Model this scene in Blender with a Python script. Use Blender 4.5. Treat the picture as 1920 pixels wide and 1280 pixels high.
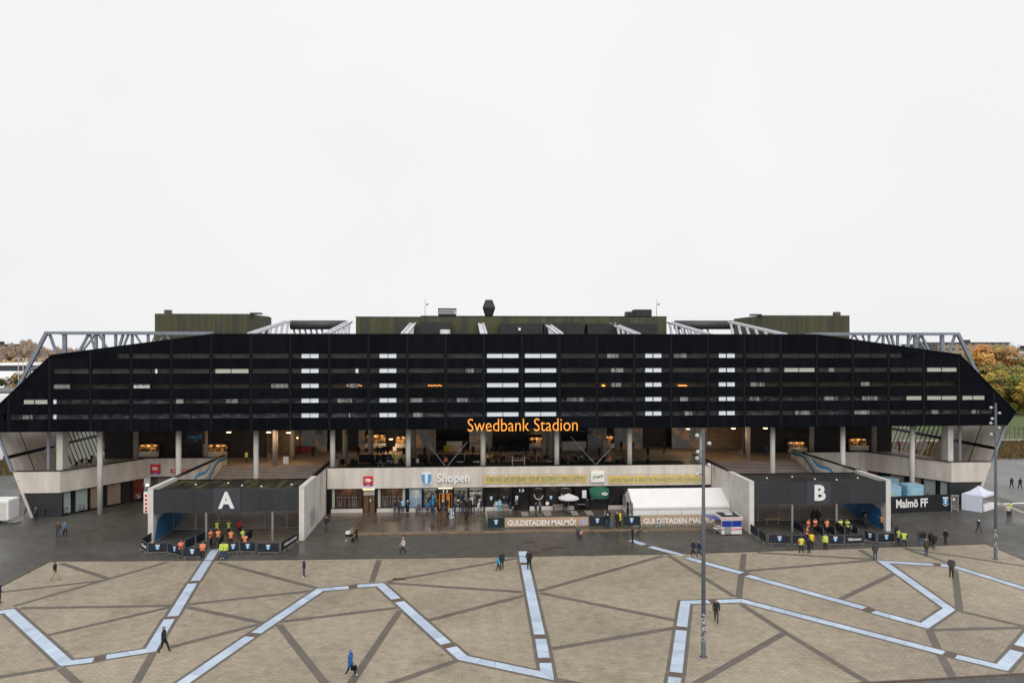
import bpy, bmesh, math, random
from mathutils import Vector, Matrix
random.seed(7)
for o in list(bpy.data.objects): bpy.data.objects.remove(o)
SC = bpy.context.scene
COL = SC.collection
R = math.radians

# ---------------------------------------------------------------- camera
FPX, YHOR, CAMZ, YAW = 1400.0, 650.0, 21.2, R(3.6)     # focal length in photo pixels, horizon row, eye height, yaw
cd = bpy.data.cameras.new('camera'); cam = bpy.data.objects.new('camera', cd); COL.objects.link(cam)
cd.sensor_width = 36; cd.lens = 36*FPX/1920; cd.shift_y = (YHOR-640)/1920; cd.clip_end = 6000; cd.clip_start = .5
cam.location = (0, 0, CAMZ); cam.rotation_euler = (R(90), 0, -YAW)
SC.camera = cam
SC.render.resolution_x, SC.render.resolution_y = 1024, 682

# ---------------------------------------------------------------- sky, sun, exposure
SUN_EL, SUN_AZ = R(46), R(178)      # azimuth measured clockwise from +Y: behind the camera
w = bpy.data.worlds.new('World'); SC.world = w; w.use_nodes = True
nt = w.node_tree; nt.nodes.clear()
out = nt.nodes.new('ShaderNodeOutputWorld'); bg = nt.nodes.new('ShaderNodeBackground')
sky = nt.nodes.new('ShaderNodeTexSky'); sky.sky_type = 'NISHITA'; sky.sun_disc = False
sky.sun_elevation = SUN_EL; sky.sun_rotation = SUN_AZ; sky.dust_density = 5; sky.air_density = 1.5
tc = nt.nodes.new('ShaderNodeTexCoord'); no = nt.nodes.new('ShaderNodeTexNoise'); no.inputs['Scale'].default_value = 1.6; no.inputs['Detail'].default_value = 4
cr = nt.nodes.new('ShaderNodeValToRGB')
cr.color_ramp.elements[0].color = (8.9, 8.95, 9.1, 1); cr.color_ramp.elements[1].color = (9.75, 9.75, 9.8, 1)
cr.color_ramp.elements[0].position = .3; cr.color_ramp.elements[1].position = .7
mx = nt.nodes.new('ShaderNodeMix'); mx.data_type = 'RGBA'; mx.inputs[0].default_value = .985
nt.links.new(tc.outputs['Generated'], no.inputs['Vector']); nt.links.new(no.outputs['Fac'], cr.inputs[0])
nt.links.new(sky.outputs[0], mx.inputs[6]); nt.links.new(cr.outputs[0], mx.inputs[7])
nt.links.new(mx.outputs[2], bg.inputs[0]); bg.inputs[1].default_value = .097
nt.links.new(bg.outputs[0], out.inputs[0])
sl = bpy.data.lights.new('sun', 'SUN'); sl.energy = 1.5; sl.angle = R(60); sl.color = (1, .97, .92)
sun = bpy.data.objects.new('sun', sl); COL.objects.link(sun)
sd = Vector((math.sin(SUN_AZ)*math.cos(SUN_EL), math.cos(SUN_AZ)*math.cos(SUN_EL), math.sin(SUN_EL)))
sun.rotation_euler = sd.to_track_quat('Z', 'Y').to_euler(); sun.location = sd*200
vs = SC.view_settings; vs.view_transform = 'Standard'; vs.look = 'None'; vs.exposure = 0.0; vs.gamma = 1; vs.use_curve_mapping = False

# ---------------------------------------------------------------- survey helpers (photo pixel -> place on a known plane)
_s, _c = math.sin(YAW), math.cos(YAW)
def _ray(px, py):
    u = (px-960)/FPX; v = (YHOR-py)/FPX
    return (u*_c+_s, -u*_s+_c, v)
def G(px, py, z=0):                       # on a horizontal plane
    d = _ray(px, py); t = (z-CAMZ)/d[2]; return Vector((d[0]*t, d[1]*t, z))
def W(px, py, Y):                         # on a wall plane facing the plaza
    d = _ray(px, py); t = Y/d[1]; return Vector((d[0]*t, Y, CAMZ+d[2]*t))
def X(px, Y): return W(px, 650, Y).x
def Z(px, py, Y): return W(px, py, Y).z

# ---------------------------------------------------------------- materials
MATS = {}
def mat(name, col, rough=.6, metal=0., var=.15, scale=1.2, bump=0., stretch=None, col2=None, emit=0., rvar=0., spec=.5, detail=4, bscale=None, lo=.35, hi=.65):
    if name in MATS: return MATS[name]
    m = bpy.data.materials.new(name); m.use_nodes = True; t = m.node_tree; b = t.nodes['Principled BSDF']
    b.inputs['Roughness'].default_value = rough; b.inputs['Metallic'].default_value = metal; b.inputs['Specular IOR Level'].default_value = spec
    c4 = (*col, 1); b.inputs['Base Color'].default_value = c4
    if var or col2 or rvar or bump:
        g = t.nodes.new('ShaderNodeNewGeometry'); mp = t.nodes.new('ShaderNodeMapping'); n = t.nodes.new('ShaderNodeTexNoise')
        mp.inputs['Scale'].default_value = stretch or (1, 1, 1); n.inputs['Scale'].default_value = scale; n.inputs['Detail'].default_value = detail
        t.links.new(g.outputs['Position'], mp.inputs[0]); t.links.new(mp.outputs[0], n.inputs['Vector'])
        r = t.nodes.new('ShaderNodeValToRGB'); r.color_ramp.elements[0].position = lo; r.color_ramp.elements[1].position = hi
        a = col2 or tuple(min(1, x*(1+var)) for x in col); d = tuple(x*(1-var) for x in col)
        if col2: d = col
        r.color_ramp.elements[0].color = (*d, 1); r.color_ramp.elements[1].color = (*a, 1)
        t.links.new(n.outputs['Fac'], r.inputs[0])
        if var or col2: t.links.new(r.outputs[0], b.inputs['Base Color'])
        if rvar:
            mr = t.nodes.new('ShaderNodeMapRange'); mr.inputs[1].default_value = .35; mr.inputs[2].default_value = .65
            mr.inputs[3].default_value = max(.03, rough-rvar); mr.inputs[4].default_value = min(1, rough+rvar)
            t.links.new(n.outputs['Fac'], mr.inputs[0]); t.links.new(mr.outputs[0], b.inputs['Roughness'])
        if bump:
            n2 = t.nodes.new('ShaderNodeTexNoise'); n2.inputs['Scale'].default_value = bscale or scale*6; n2.inputs['Detail'].default_value = 5
            t.links.new(mp.outputs[0], n2.inputs['Vector'])
            bp = t.nodes.new('ShaderNodeBump'); bp.inputs['Strength'].default_value = bump; bp.inputs['Distance'].default_value = .03
            t.links.new(n2.outputs['Fac'], bp.inputs['Height']); t.links.new(bp.outputs[0], b.inputs['Normal'])
    if emit:
        b.inputs['Emission Color'].default_value = c4; b.inputs['Emission Strength'].default_value = emit
    MATS[name] = m; return m
def glass(name, tint=(.8, .85, .88), clear=.8, rough=.03):
    if name in MATS: return MATS[name]
    m = bpy.data.materials.new(name); m.use_nodes = True; t = m.node_tree; t.nodes.clear()
    o = t.nodes.new('ShaderNodeOutputMaterial'); tr = t.nodes.new('ShaderNodeBsdfTransparent'); gl = t.nodes.new('ShaderNodeBsdfGlossy'); ms = t.nodes.new('ShaderNodeMixShader'); lw = t.nodes.new('ShaderNodeFresnel')
    tr.inputs[0].default_value = (*[x*clear for x in tint], 1); gl.inputs['Roughness'].default_value = rough; lw.inputs[0].default_value = 1.45
    gn = t.nodes.new('ShaderNodeNewGeometry'); iv = t.nodes.new('ShaderNodeMath'); iv.operation = 'SUBTRACT'; iv.inputs[0].default_value = 1; ml = t.nodes.new('ShaderNodeMath'); ml.operation = 'MULTIPLY'
    t.links.new(gn.outputs['Backfacing'], iv.inputs[1]); t.links.new(iv.outputs[0], ml.inputs[0]); t.links.new(lw.outputs[0], ml.inputs[1]); t.links.new(ml.outputs[0], ms.inputs[0]); t.links.new(tr.outputs[0], ms.inputs[1]); t.links.new(gl.outputs[0], ms.inputs[2]); t.links.new(ms.outputs[0], o.inputs[0])
    MATS[name] = m; return m
def paver(name, col, mortar, bw, rh, rough, rvar, var, rot=0., blotch=.06, ms=.02, bias=0., dirt=.2, spots=0.):
    m = bpy.data.materials.new(name); m.use_nodes = True; t = m.node_tree; b = t.nodes['Principled BSDF']
    g = t.nodes.new('ShaderNodeNewGeometry'); mp = t.nodes.new('ShaderNodeMapping'); mp.inputs['Rotation'].default_value = (0, 0, rot)
    br = t.nodes.new('ShaderNodeTexBrick'); br.inputs['Scale'].default_value = 1; br.inputs['Brick Width'].default_value = bw; br.inputs['Row Height'].default_value = rh
    br.inputs['Mortar Size'].default_value = ms; br.inputs['Mortar Smooth'].default_value = .3; br.inputs['Bias'].default_value = bias
    br.inputs['Color1'].default_value = (*[x*(1-var) for x in col], 1); br.inputs['Color2'].default_value = (*[x*(1+var) for x in col], 1); br.inputs['Mortar'].default_value = (*mortar, 1)
    t.links.new(g.outputs['Position'], mp.inputs[0]); t.links.new(mp.outputs[0], br.inputs[0])
    n = t.nodes.new('ShaderNodeTexNoise'); n.inputs['Scale'].default_value = blotch; n.inputs['Detail'].default_value = 7; n.inputs['Roughness'].default_value = .65
    t.links.new(g.outputs['Position'], n.inputs['Vector'])
    n3 = t.nodes.new('ShaderNodeTexNoise'); n3.inputs['Scale'].default_value = 1.1; n3.inputs['Detail'].default_value = 6; n3.inputs['Roughness'].default_value = .7
    t.links.new(g.outputs['Position'], n3.inputs['Vector'])
    ad = t.nodes.new('ShaderNodeMath'); ad.operation = 'ADD'; t.links.new(n.outputs['Fac'], ad.inputs[0]); t.links.new(n3.outputs['Fac'], ad.inputs[1])
    mr = t.nodes.new('ShaderNodeMapRange'); mr.inputs[1].default_value = .7; mr.inputs[2].default_value = 1.3; mr.inputs[3].default_value = 1-dirt; mr.inputs[4].default_value = 1+dirt
    t.links.new(ad.outputs[0], mr.inputs[0])
    mu = t.nodes.new('ShaderNodeVectorMath'); mu.operation = 'SCALE'; t.links.new(br.outputs['Color'], mu.inputs[0]); t.links.new(mr.outputs[0], mu.inputs['Scale'])
    if spots:                                # gum, drips and patched stones
        vo = t.nodes.new('ShaderNodeTexVoronoi'); vo.inputs['Scale'].default_value = .55; t.links.new(g.outputs['Position'], vo.inputs['Vector'])
        vr = t.nodes.new('ShaderNodeValToRGB'); vr.color_ramp.elements[0].position = .05; vr.color_ramp.elements[1].position = .12
        vr.color_ramp.elements[0].color = (spots, spots, spots, 1); vr.color_ramp.elements[1].color = (1, 1, 1, 1); t.links.new(vo.outputs['Distance'], vr.inputs[0])
        n5 = t.nodes.new('ShaderNodeTexNoise'); n5.inputs['Scale'].default_value = .17; n5.inputs['Detail'].default_value = 8; n5.inputs['Roughness'].default_value = .75; t.links.new(g.outputs['Position'], n5.inputs['Vector'])
        r5 = t.nodes.new('ShaderNodeValToRGB'); r5.color_ramp.elements[0].position = .36; r5.color_ramp.elements[1].position = .47; r5.color_ramp.elements[0].color = (.82, .80, .76, 1); r5.color_ramp.elements[1].color = (1, 1, 1, 1); t.links.new(n5.outputs['Fac'], r5.inputs[0])
        m5 = t.nodes.new('ShaderNodeVectorMath'); m5.operation = 'MULTIPLY'; t.links.new(vr.outputs[0], m5.inputs[0]); t.links.new(r5.outputs[0], m5.inputs[1])
        m6 = t.nodes.new('ShaderNodeVectorMath'); m6.operation = 'MULTIPLY'; t.links.new(mu.outputs[0], m6.inputs[0]); t.links.new(m5.outputs[0], m6.inputs[1]); mu = m6
    t.links.new(mu.outputs[0], b.inputs['Base Color'])
    m2 = t.nodes.new('ShaderNodeMapRange'); m2.inputs[1].default_value = .38; m2.inputs[2].default_value = .62; m2.inputs[3].default_value = rough-rvar; m2.inputs[4].default_value = rough+rvar
    t.links.new(n.outputs['Fac'], m2.inputs[0]); t.links.new(m2.outputs[0], b.inputs['Roughness'])
    bp = t.nodes.new('ShaderNodeBump'); bp.inputs['Strength'].default_value = .1; bp.inputs['Distance'].default_value = .01; t.links.new(br.outputs['Fac'], bp.inputs['Height']); bp.invert = True
    t.links.new(bp.outputs[0], b.inputs['Normal'])
    MATS[name] = m; return m

# ---------------------------------------------------------------- mesh helpers
def link(o): COL.objects.link(o); return o
def tag(o, label=None, cat=None, group=None, kind=None):
    if label: o['label'] = label
    if cat: o['category'] = cat
    if group: o['group'] = group
    if kind: o['kind'] = kind
    return o
def thing(name, label, cat, loc=(0, 0, 0), rz=0, group=None):
    o = bpy.data.objects.new(name, None); link(o); o.location = loc; o.rotation_euler = (0, 0, rz); o.empty_display_size = .3
    return tag(o, label, cat, group)
def wmat(o): return o.matrix_basis.copy() if o.parent is None else wmat(o.parent) @ o.matrix_parent_inverse @ o.matrix_basis
def adopt(o, parent):                     # child built in world coordinates
    o.parent = parent
    if parent is not None: o.matrix_parent_inverse = wmat(parent).inverted()
    return o
class MB:
    def __init__(s): s.v = []; s.f = []; s.m = []
    def add(s, vs, fs, mi=0):
        n = len(s.v); s.v += [tuple(p) for p in vs]; s.f += [tuple(i+n for i in f) for f in fs]; s.m += [mi]*len(fs); return s
    def box(s, x0, x1, y0, y1, z0, z1, mi=0):
        return s.add([(x0, y0, z0), (x1, y0, z0), (x1, y1, z0), (x0, y1, z0), (x0, y0, z1), (x1, y0, z1), (x1, y1, z1), (x0, y1, z1)],
                     [(0, 3, 2, 1), (4, 5, 6, 7), (0, 1, 5, 4), (1, 2, 6, 5), (2, 3, 7, 6), (3, 0, 4, 7)], mi)
    def prism(s, poly, y0, y1, mi=0):      # poly of (x,z), extruded along y
        n = len(poly); a = sum(poly[i][0]*poly[(i+1) % n][1]-poly[(i+1) % n][0]*poly[i][1] for i in range(n))
        if a < 0: poly = poly[::-1]
        vs = [(x, y0, z) for x, z in poly]+[(x, y1, z) for x, z in poly]
        return s.add(vs, [tuple(range(n)), tuple(range(2*n-1, n-1, -1))]+[(i, i+n, (i+1) % n+n, (i+1) % n) for i in range(n)], mi)
    def slab(s, poly, z0, z1, mi=0):       # poly of (x,y), extruded up
        n = len(poly); a = sum(poly[i][0]*poly[(i+1) % n][1]-poly[(i+1) % n][0]*poly[i][1] for i in range(n))
        if a < 0: poly = poly[::-1]
        vs = [(p[0], p[1], z0) for p in poly]+[(p[0], p[1], z1) for p in poly]
        return s.add(vs, [tuple(range(n-1, -1, -1)), tuple(range(n, 2*n))]+[(i, (i+1) % n, (i+1) % n+n, i+n) for i in range(n)], mi)
    def sheet(s, pts, mi=0): return s.add(pts, [tuple(range(len(pts)))], mi)
    def tube(s, p0, p1, r0, r1=None, n=8, mi=0, cap=True):
        r1 = r0 if r1 is None else r1; p0 = Vector(p0); p1 = Vector(p1); d = (p1-p0).normalized()
        a = d.orthogonal().normalized(); b = d.cross(a)
        vs = [p+(a*math.cos(2*math.pi*i/n)+b*math.sin(2*math.pi*i/n))*r for p, r in ((p0, r0), (p1, r1)) for i in range(n)]
        fs = [(i, (i+1) % n, (i+1) % n+n, i+n) for i in range(n)]
        if cap: fs += [tuple(range(n-1, -1, -1)), tuple(range(n, 2*n))]
        return s.add(vs, fs, mi)
    def bar(s, p0, p1, w, h, mi=0):        # rectangular bar
        p0 = Vector(p0); p1 = Vector(p1); d = (p1-p0).normalized(); up = Vector((0, 0, 1)) if abs(d.z) < .95 else Vector((0, 1, 0))
        a = d.cross(up).normalized()*w/2; b = a.cross(d).normalized()*h/2
        vs = [p+q for p in (p0, p1) for q in (-a-b, a-b, a+b, -a+b)]
        return s.add(vs, [(0, 3, 2, 1), (4, 5, 6, 7), (0, 1, 5, 4), (1, 2, 6, 5), (2, 3, 7, 6), (3, 0, 4, 7)], mi)
    def lathe(s, prof, c, n=16, mi=0):     # prof of (r,z)
        vs = [(c[0]+r*math.cos(2*math.pi*i/n), c[1]+r*math.sin(2*math.pi*i/n), c[2]+z) for r, z in prof for i in range(n)]
        fs = [(k*n+i, k*n+(i+1) % n, (k+1)*n+(i+1) % n, (k+1)*n+i) for k in range(len(prof)-1) for i in range(n)]
        return s.add(vs, fs+[tuple(range(n-1, -1, -1)), tuple(range((len(prof)-1)*n, len(prof)*n))], mi)
    def build(s, name, mats, parent=None, smooth=False, local=False):
        me = bpy.data.meshes.new(name); me.from_pydata(s.v, [], s.f)
        ms = mats if isinstance(mats, (list, tuple)) else [mats]
        for m in ms: me.materials.append(m)
        if len(ms) > 1: me.polygons.foreach_set('material_index', s.m)
        if smooth: me.polygons.foreach_set('use_smooth', [True]*len(me.polygons))
        me.update(); o = link(bpy.data.objects.new(name, me))
        if parent is not None:
            if local: o.parent = parent
            else: adopt(o, parent)
        return o
def bevel(o, wdt=.03, seg=2):
    m = o.modifiers.new('bevel', 'BEVEL'); m.width = wdt; m.segments = seg; m.limit_method = 'ANGLE'; return o
def clip(poly, outline):                   # Sutherland-Hodgman, convex outline, counter-clockwise
    for i in range(len(outline)):
        a, b = outline[i], outline[(i+1) % len(outline)]; res = []
        f = lambda p: (b[0]-a[0])*(p[1]-a[1])-(b[1]-a[1])*(p[0]-a[0])
        for j in range(len(poly)):
            p, q = poly[j], poly[(j+1) % len(poly)]; fp, fq = f(p), f(q)
            if fp >= 0: res.append(p)
            if fp*fq < 0: k = fp/(fp-fq); res.append((p[0]+(q[0]-p[0])*k, p[1]+(q[1]-p[1])*k))
        poly = res
        if len(poly) < 3: return []
    return poly
def letters(txt, x0, x1, z0, z1, y, depth, m, parent, bold=0., name='letter', along=None, local=False):
    """Raised lettering facing -Y between x0..x1, z0..z1. Each character is its own child mesh."""
    cu = bpy.data.curves.new('txt', 'FONT'); cu.body = txt; cu.extrude = .5; cu.offset = bold; cu.resolution_u = 4
    o = bpy.data.objects.new('txt', cu); COL.objects.link(o); dg = bpy.context.evaluated_depsgraph_get(); dg.update()
    me = bpy.data.meshes.new_from_object(o.evaluated_get(dg)); bpy.data.objects.remove(o); bpy.data.curves.remove(cu)
    vs = [v.co.copy() for v in me.vertices]; fs = [tuple(p.vertices) for p in me.polygons]; bpy.data.meshes.remove(me)
    par = list(range(len(vs)))
    def fd(i):
        while par[i] != i: par[i] = par[par[i]]; i = par[i]
        return i
    for f in fs:
        for k in f[1:]: par[fd(k)] = fd(f[0])
    key = {}
    for i, v in enumerate(vs): key.setdefault((round(v.x, 4), round(v.y, 4)), []).append(i)
    for g_ in key.values():
        for k in g_[1:]: par[fd(k)] = fd(g_[0])
    isl = {}
    for i in range(len(vs)): isl.setdefault(fd(i), []).append(i)
    rng = sorted([[min(vs[i].x for i in l), max(vs[i].x for i in l), set(l)] for l in isl.values()], key=lambda r: r[0])
    grp = []
    for r in rng:
        if grp and min(r[1], grp[-1][1])-max(r[0], grp[-1][0]) > .5*min(r[1]-r[0], grp[-1][1]-grp[-1][0]): grp[-1][1] = max(grp[-1][1], r[1]); grp[-1][2] |= r[2]
        else: grp.append(r)
    mnx = min(v.x for v in vs); mxx = max(v.x for v in vs); mny = min(v.y for v in vs); mxy = max(v.y for v in vs)
    outl = []
    for g_ in grp:
        idx = sorted(g_[2]); mp_ = {j: i for i, j in enumerate(idx)}; b = MB()
        pts = []
        for j in idx:
            v = vs[j]; fx = (v.x-mnx)/(mxx-mnx); xx = x0+fx*(x1-x0); zz = z0+(v.y-mny)/(mxy-mny)*(z1-z0); yy = y-depth/2-v.z*depth
            if along: xx, yy = along(fx, yy)
            pts.append((xx, yy, zz))
        b.add(pts, [tuple(mp_[k] for k in f) for f in fs if f[0] in mp_])
        outl.append(b.build(name, m, parent, local=local))
    return outl
def emblem(cx, cz, wd, ht, y, parent, mblue, mwhite, name='emblem', local=False, ribbon=True):
    b = MB(); a = wd/2; t = ht*.5
    sh = [(-a, .1*ht), (-a*.97, -.12*ht), (-a*.7, -.3*ht), (0, -.46*ht), (a*.7, -.3*ht), (a*.97, -.12*ht), (a, .1*ht), (a, .3*ht), (-a, .3*ht)]
    b.prism([(cx+x, cz+z) for x, z in sh], y-.02, y, 0)
    b.prism([(cx-a*.3, cz+.3*ht), (cx-a*.26, cz-.36*ht), (cx, cz-.42*ht), (cx+a*.26, cz-.36*ht), (cx+a*.3, cz+.3*ht)], y-.03, y-.02, 1)
    b.box(cx-a, cx+a, y-.03, y-.001, cz+.3*ht, cz+.42*ht, 1)
    for k in range(4): b.box(cx-a+k*2*a/3.5*1.0, cx-a+k*2*a/3.5+a*.29, y-.03, y-.001, cz+.42*ht, cz+.5*ht, 1)
    if ribbon:
        pr = [(-1.15*a, -.28*ht), (-.6*a, -.42*ht), (0, -.5*ht), (.6*a, -.42*ht), (1.15*a, -.28*ht), (1.05*a, -.42*ht), (.6*a, -.55*ht), (0, -.64*ht), (-.6*a, -.55*ht), (-1.05*a, -.42*ht)]
        b.prism([(cx+x, cz+z) for x, z in pr], y-.04, y-.03, 1)
        b.prism([(cx+x*.8, cz+(z+.47*ht)*.5-.475*ht) for x, z in pr], y-.045, y-.04, 0)
    return b.build(name, [mblue, mwhite], parent, local=local)

# ================================================================ materials of the place
BLACK = mat('black_cladding', (.0027, .0037, .0062), .5, spec=.07, var=.4, scale=.9, stretch=(1, 1, .25), rvar=.1, bump=.05)
BLACKS = [BLACK, mat('black_cladding_b', (.0030, .0042, .0070), .48, spec=.08, var=.45, scale=1.3, stretch=(1.2, 1, .15), rvar=.12), mat('black_cladding_c', (.0025, .0034, .0056), .55, spec=.065, var=.3, scale=.9, stretch=(1, 1, .25))]
BLACKF = mat('black_frame', (.005, .005, .006), .4, var=0, spec=.25)
SEAM = mat('dark_grey_fin', (.0065, .0068, .0085), .5, var=.2, spec=.15)
CONC = mat('pale_concrete', (.60, .545, .485), .75, var=.13, scale=.7, bump=.08, stretch=(1.4, 1.4, .22), detail=7)
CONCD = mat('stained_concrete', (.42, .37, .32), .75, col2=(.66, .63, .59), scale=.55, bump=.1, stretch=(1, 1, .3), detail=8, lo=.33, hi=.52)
CONCW = mat('light_concrete', (.64, .61, .57), .7, var=.08, scale=1, bump=.05)
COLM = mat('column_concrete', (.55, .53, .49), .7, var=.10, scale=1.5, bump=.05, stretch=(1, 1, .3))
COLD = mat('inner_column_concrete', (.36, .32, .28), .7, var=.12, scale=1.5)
STEELW = mat('white_steel', (.62, .64, .67), .4, var=.06)
STEELB = mat('blue_grey_steel', (.22, .25, .30), .4, var=.1)
GALV = mat('galvanised_steel', (.33, .34, .35), .42, metal=.4, var=.1)
ROOFB = mat('mossy_cladding', (.042, .040, .031), .7, col2=(.078, .078, .030), scale=.9, stretch=(1.6, 1.6, .12), bump=.05, detail=6)
MOSS = mat('mossy_roofing', (.014, .013, .010), .85, col2=(.085, .085, .025), scale=.9, stretch=(1.4, .28, 1), detail=6, bump=.1, lo=.46, hi=.72, spec=.2)
TARROOF = mat('tar_roofing', (.030, .029, .027), .8, var=.3, scale=.5, spec=.2)
DARKBOX = mat('dark_roof_plant', (.018, .018, .021), .6, var=.2)
WHITE = mat('white_paint', (.80, .80, .79), .45, var=.03)
OFFW = mat('off_white', (.62, .60, .56), .6, var=.06)
GLASS = glass('window_glass', tint=(.97, .98, .98), clear=.97)
GLASSD = glass('dark_glass', tint=(.55, .58, .6), clear=.75)
FLOORT = mat('terrace_floor', (.40, .30, .215), .55, var=.12, scale=.5, rvar=.1)
STEPM = mat('stair_concrete', (.30, .26, .24), .7, var=.15, scale=1.1, bump=.05)
RISER = mat('pale_riser', (.47, .40, .36), .7, var=.16, scale=.8); TREAD = mat('wet_tread', (.15, .125, .115), .5, var=.2, scale=1.1)
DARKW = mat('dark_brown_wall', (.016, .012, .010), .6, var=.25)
TURF = mat('artificial_turf', (.018, .045, .012), .9, var=.3, scale=6)
ORANGE = mat('orange_lettering', (.95, .36, .05), .4, var=0, emit=.55)
LAMPW = mat('warm_lamp', (1, .72, .38), .4, var=0, emit=6)
LAMPWARM = mat('warm_lit_panel', (.9, .48, .13), .5, col2=(.5, .22, .05), scale=2.2, emit=.0)
RED = mat('red_panel', (.62, .015, .025), .35, var=.04)
SKYB = mat('light_blue', (.06, .33, .66), .45, var=.05)
NAVY = mat('navy_banner', (.010, .014, .024), .55, var=.25, scale=3)
BLUEM = mat('deep_blue_paint', (.025, .16, .36), .6, var=.2, scale=.8)
PALEB = mat('pale_blue_paint', (.30, .48, .62), .6, var=.1)
DAYGLOW = mat('daylight_glow', (.82, .86, .92), .7, var=0, emit=.2)  # emissive panel imitating daylight seen through the building, not a lamp
BLINDC = mat('cream_blind', (.58, .57, .49), .7, var=0, emit=.08)  # cream blind with a weak glow put into its material
BLINDG = mat('grey_blind_and_reflection', (.26, .26, .26), .7, var=.6, scale=1.2, stretch=(1.5, 1, .3))  # lightened greys also stand in for plaza reflections in the glass
BROWN = mat('brown_door', (.11, .055, .03), .5, var=.2, stretch=(6, 1, .6))
CAMO = None

# ================================================================ the ground and the paving
PAVE = paver('dark_wet_pavers', (.080, .075, .065), (.048, .044, .038), .42, .21, .46, .18, .20, blotch=.09, dirt=.34, spots=.72)
PLAZA = paver('beige_pavers', (.340, .287, .213), (.215, .18, .132), .44, .22, .62, .06, .10, blotch=.07, ms=.024, dirt=.30, spots=.72)
BANDM = paver('grey_brown_pavers', (.142, .122, .102), (.085, .073, .06), .3, .15, .6, .08, .12, blotch=.4)
WETG = paver('wet_granite', (.098, .074, .052), (.04, .032, .025), 1.2, .6, .25, .09, .2, blotch=.22, dirt=.3)
STRIP = mat('pale_blue_slab', (.47, .555, .68), .5, var=.10, scale=.5, bump=.03, detail=9)
STRIPS = [STRIP, STRIP, mat('pale_blue_slab_b', (.43, .51, .63), .5, var=.12, scale=.7, detail=9), mat('pale_blue_slab_c', (.50, .585, .70), .5, var=.09, scale=.6, detail=9)]
GRAV = mat('grey_road', (.17, .16, .15), .7, var=.15, scale=.15)
b = MB(); b.sheet([(-2500, -300, -.02), (2500, -300, -.02), (2500, 5000, -.02), (-2500, 5000, -.02)])
tag(b.build('ground', mat('far_ground', (.10, .10, .055), .9, col2=(.13, .11, .07), scale=.01)), kind='structure')
b = MB(); b.sheet([(-190, -60, 0), (190, -60, 0), (190, 132, 0), (-190, 132, 0)])
tag(b.build('forecourt_paving', PAVE), kind='structure')

pe = [G(94, 1052), G(500, 1049.5), G(800, 1046), G(1280, 1038), G(1440, 1033), G(1849, 1019.5)]
lft = pe[0]+(G(0, 1100)-pe[0])*2.2; rgt = pe[-1]+(G(1920, 1049)-pe[-1])*5
bl = G(1627, 1279.5); br_ = G(1920, 1262.5); bd = (br_-bl).normalized()
plaza_poly = [lft]+pe+[rgt, br_+bd*25, bl-bd*75]
b = MB(); b.sheet([(p.x, p.y, .004) for p in plaza_poly])
plaza = tag(b.build('plaza_paving', PLAZA), kind='structure')
b = MB()                                     # drain channel along the far edge, kerb on the near one
for p, q in zip([lft]+pe, pe+[rgt]):
    b.bar((p.x, p.y, .01), (q.x, q.y, .01), .16, .02)
b.build('drain_channel', mat('rusty_drain', (.055, .035, .028), .6, var=.3), plaza)
b = MB(); q0 = bl-bd*75; q1 = br_+bd*25; b.bar((q0.x, q0.y, .015), (q1.x, q1.y, .015), .22, .03); b.build('kerb_line', mat('red_brown_kerb', (.09, .05, .04), .6), plaza)

def ribbon(pts, wid, z, name, m, parent, pieces=None):
    """flat strip with mitred corners; pieces = slab length -> many child slabs"""
    P = [Vector((p.x, p.y)) for p in pts]; L, Rr = [], []
    for i, p in enumerate(P):
        d0 = (p-P[i-1]).normalized() if i else None; d1 = (P[i+1]-p).normalized() if i < len(P)-1 else None
        n0 = Vector((-d0.y, d0.x)) if d0 is not None else None; n1 = Vector((-d1.y, d1.x)) if d1 is not None else None
        if n0 is None: n = n1*wid/2
        elif n1 is None: n = n0*wid/2
        else: n = (n0+n1).normalized(); n = n*(wid/2/max(.35, n.dot(n1)))
        L.append(p+n); Rr.append(p-n)
    for i in range(len(P)-1):
        ln = (P[i+1]-P[i]).length; k = max(1, round(ln/pieces)) if pieces else 1
        if not pieces:
            b = MB(); b.sheet([(*Rr[i], z), (*Rr[i+1], z), (*L[i+1], z), (*L[i], z)]); b.build(name, m, parent); continue
        for j in range(k):
            g = .012/ln; t0 = j/k+g; t1 = (j+1)/k-g
            c = [Rr[i].lerp(Rr[i+1], t0), Rr[i].lerp(Rr[i+1], t1), L[i].lerp(L[i+1], t1), L[i].lerp(L[i+1], t0)]
            b = MB(); b.slab([(*q,) for q in c], .006, z); b.build(name, random.choice(m) if isinstance(m, list) else m, parent)
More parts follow.
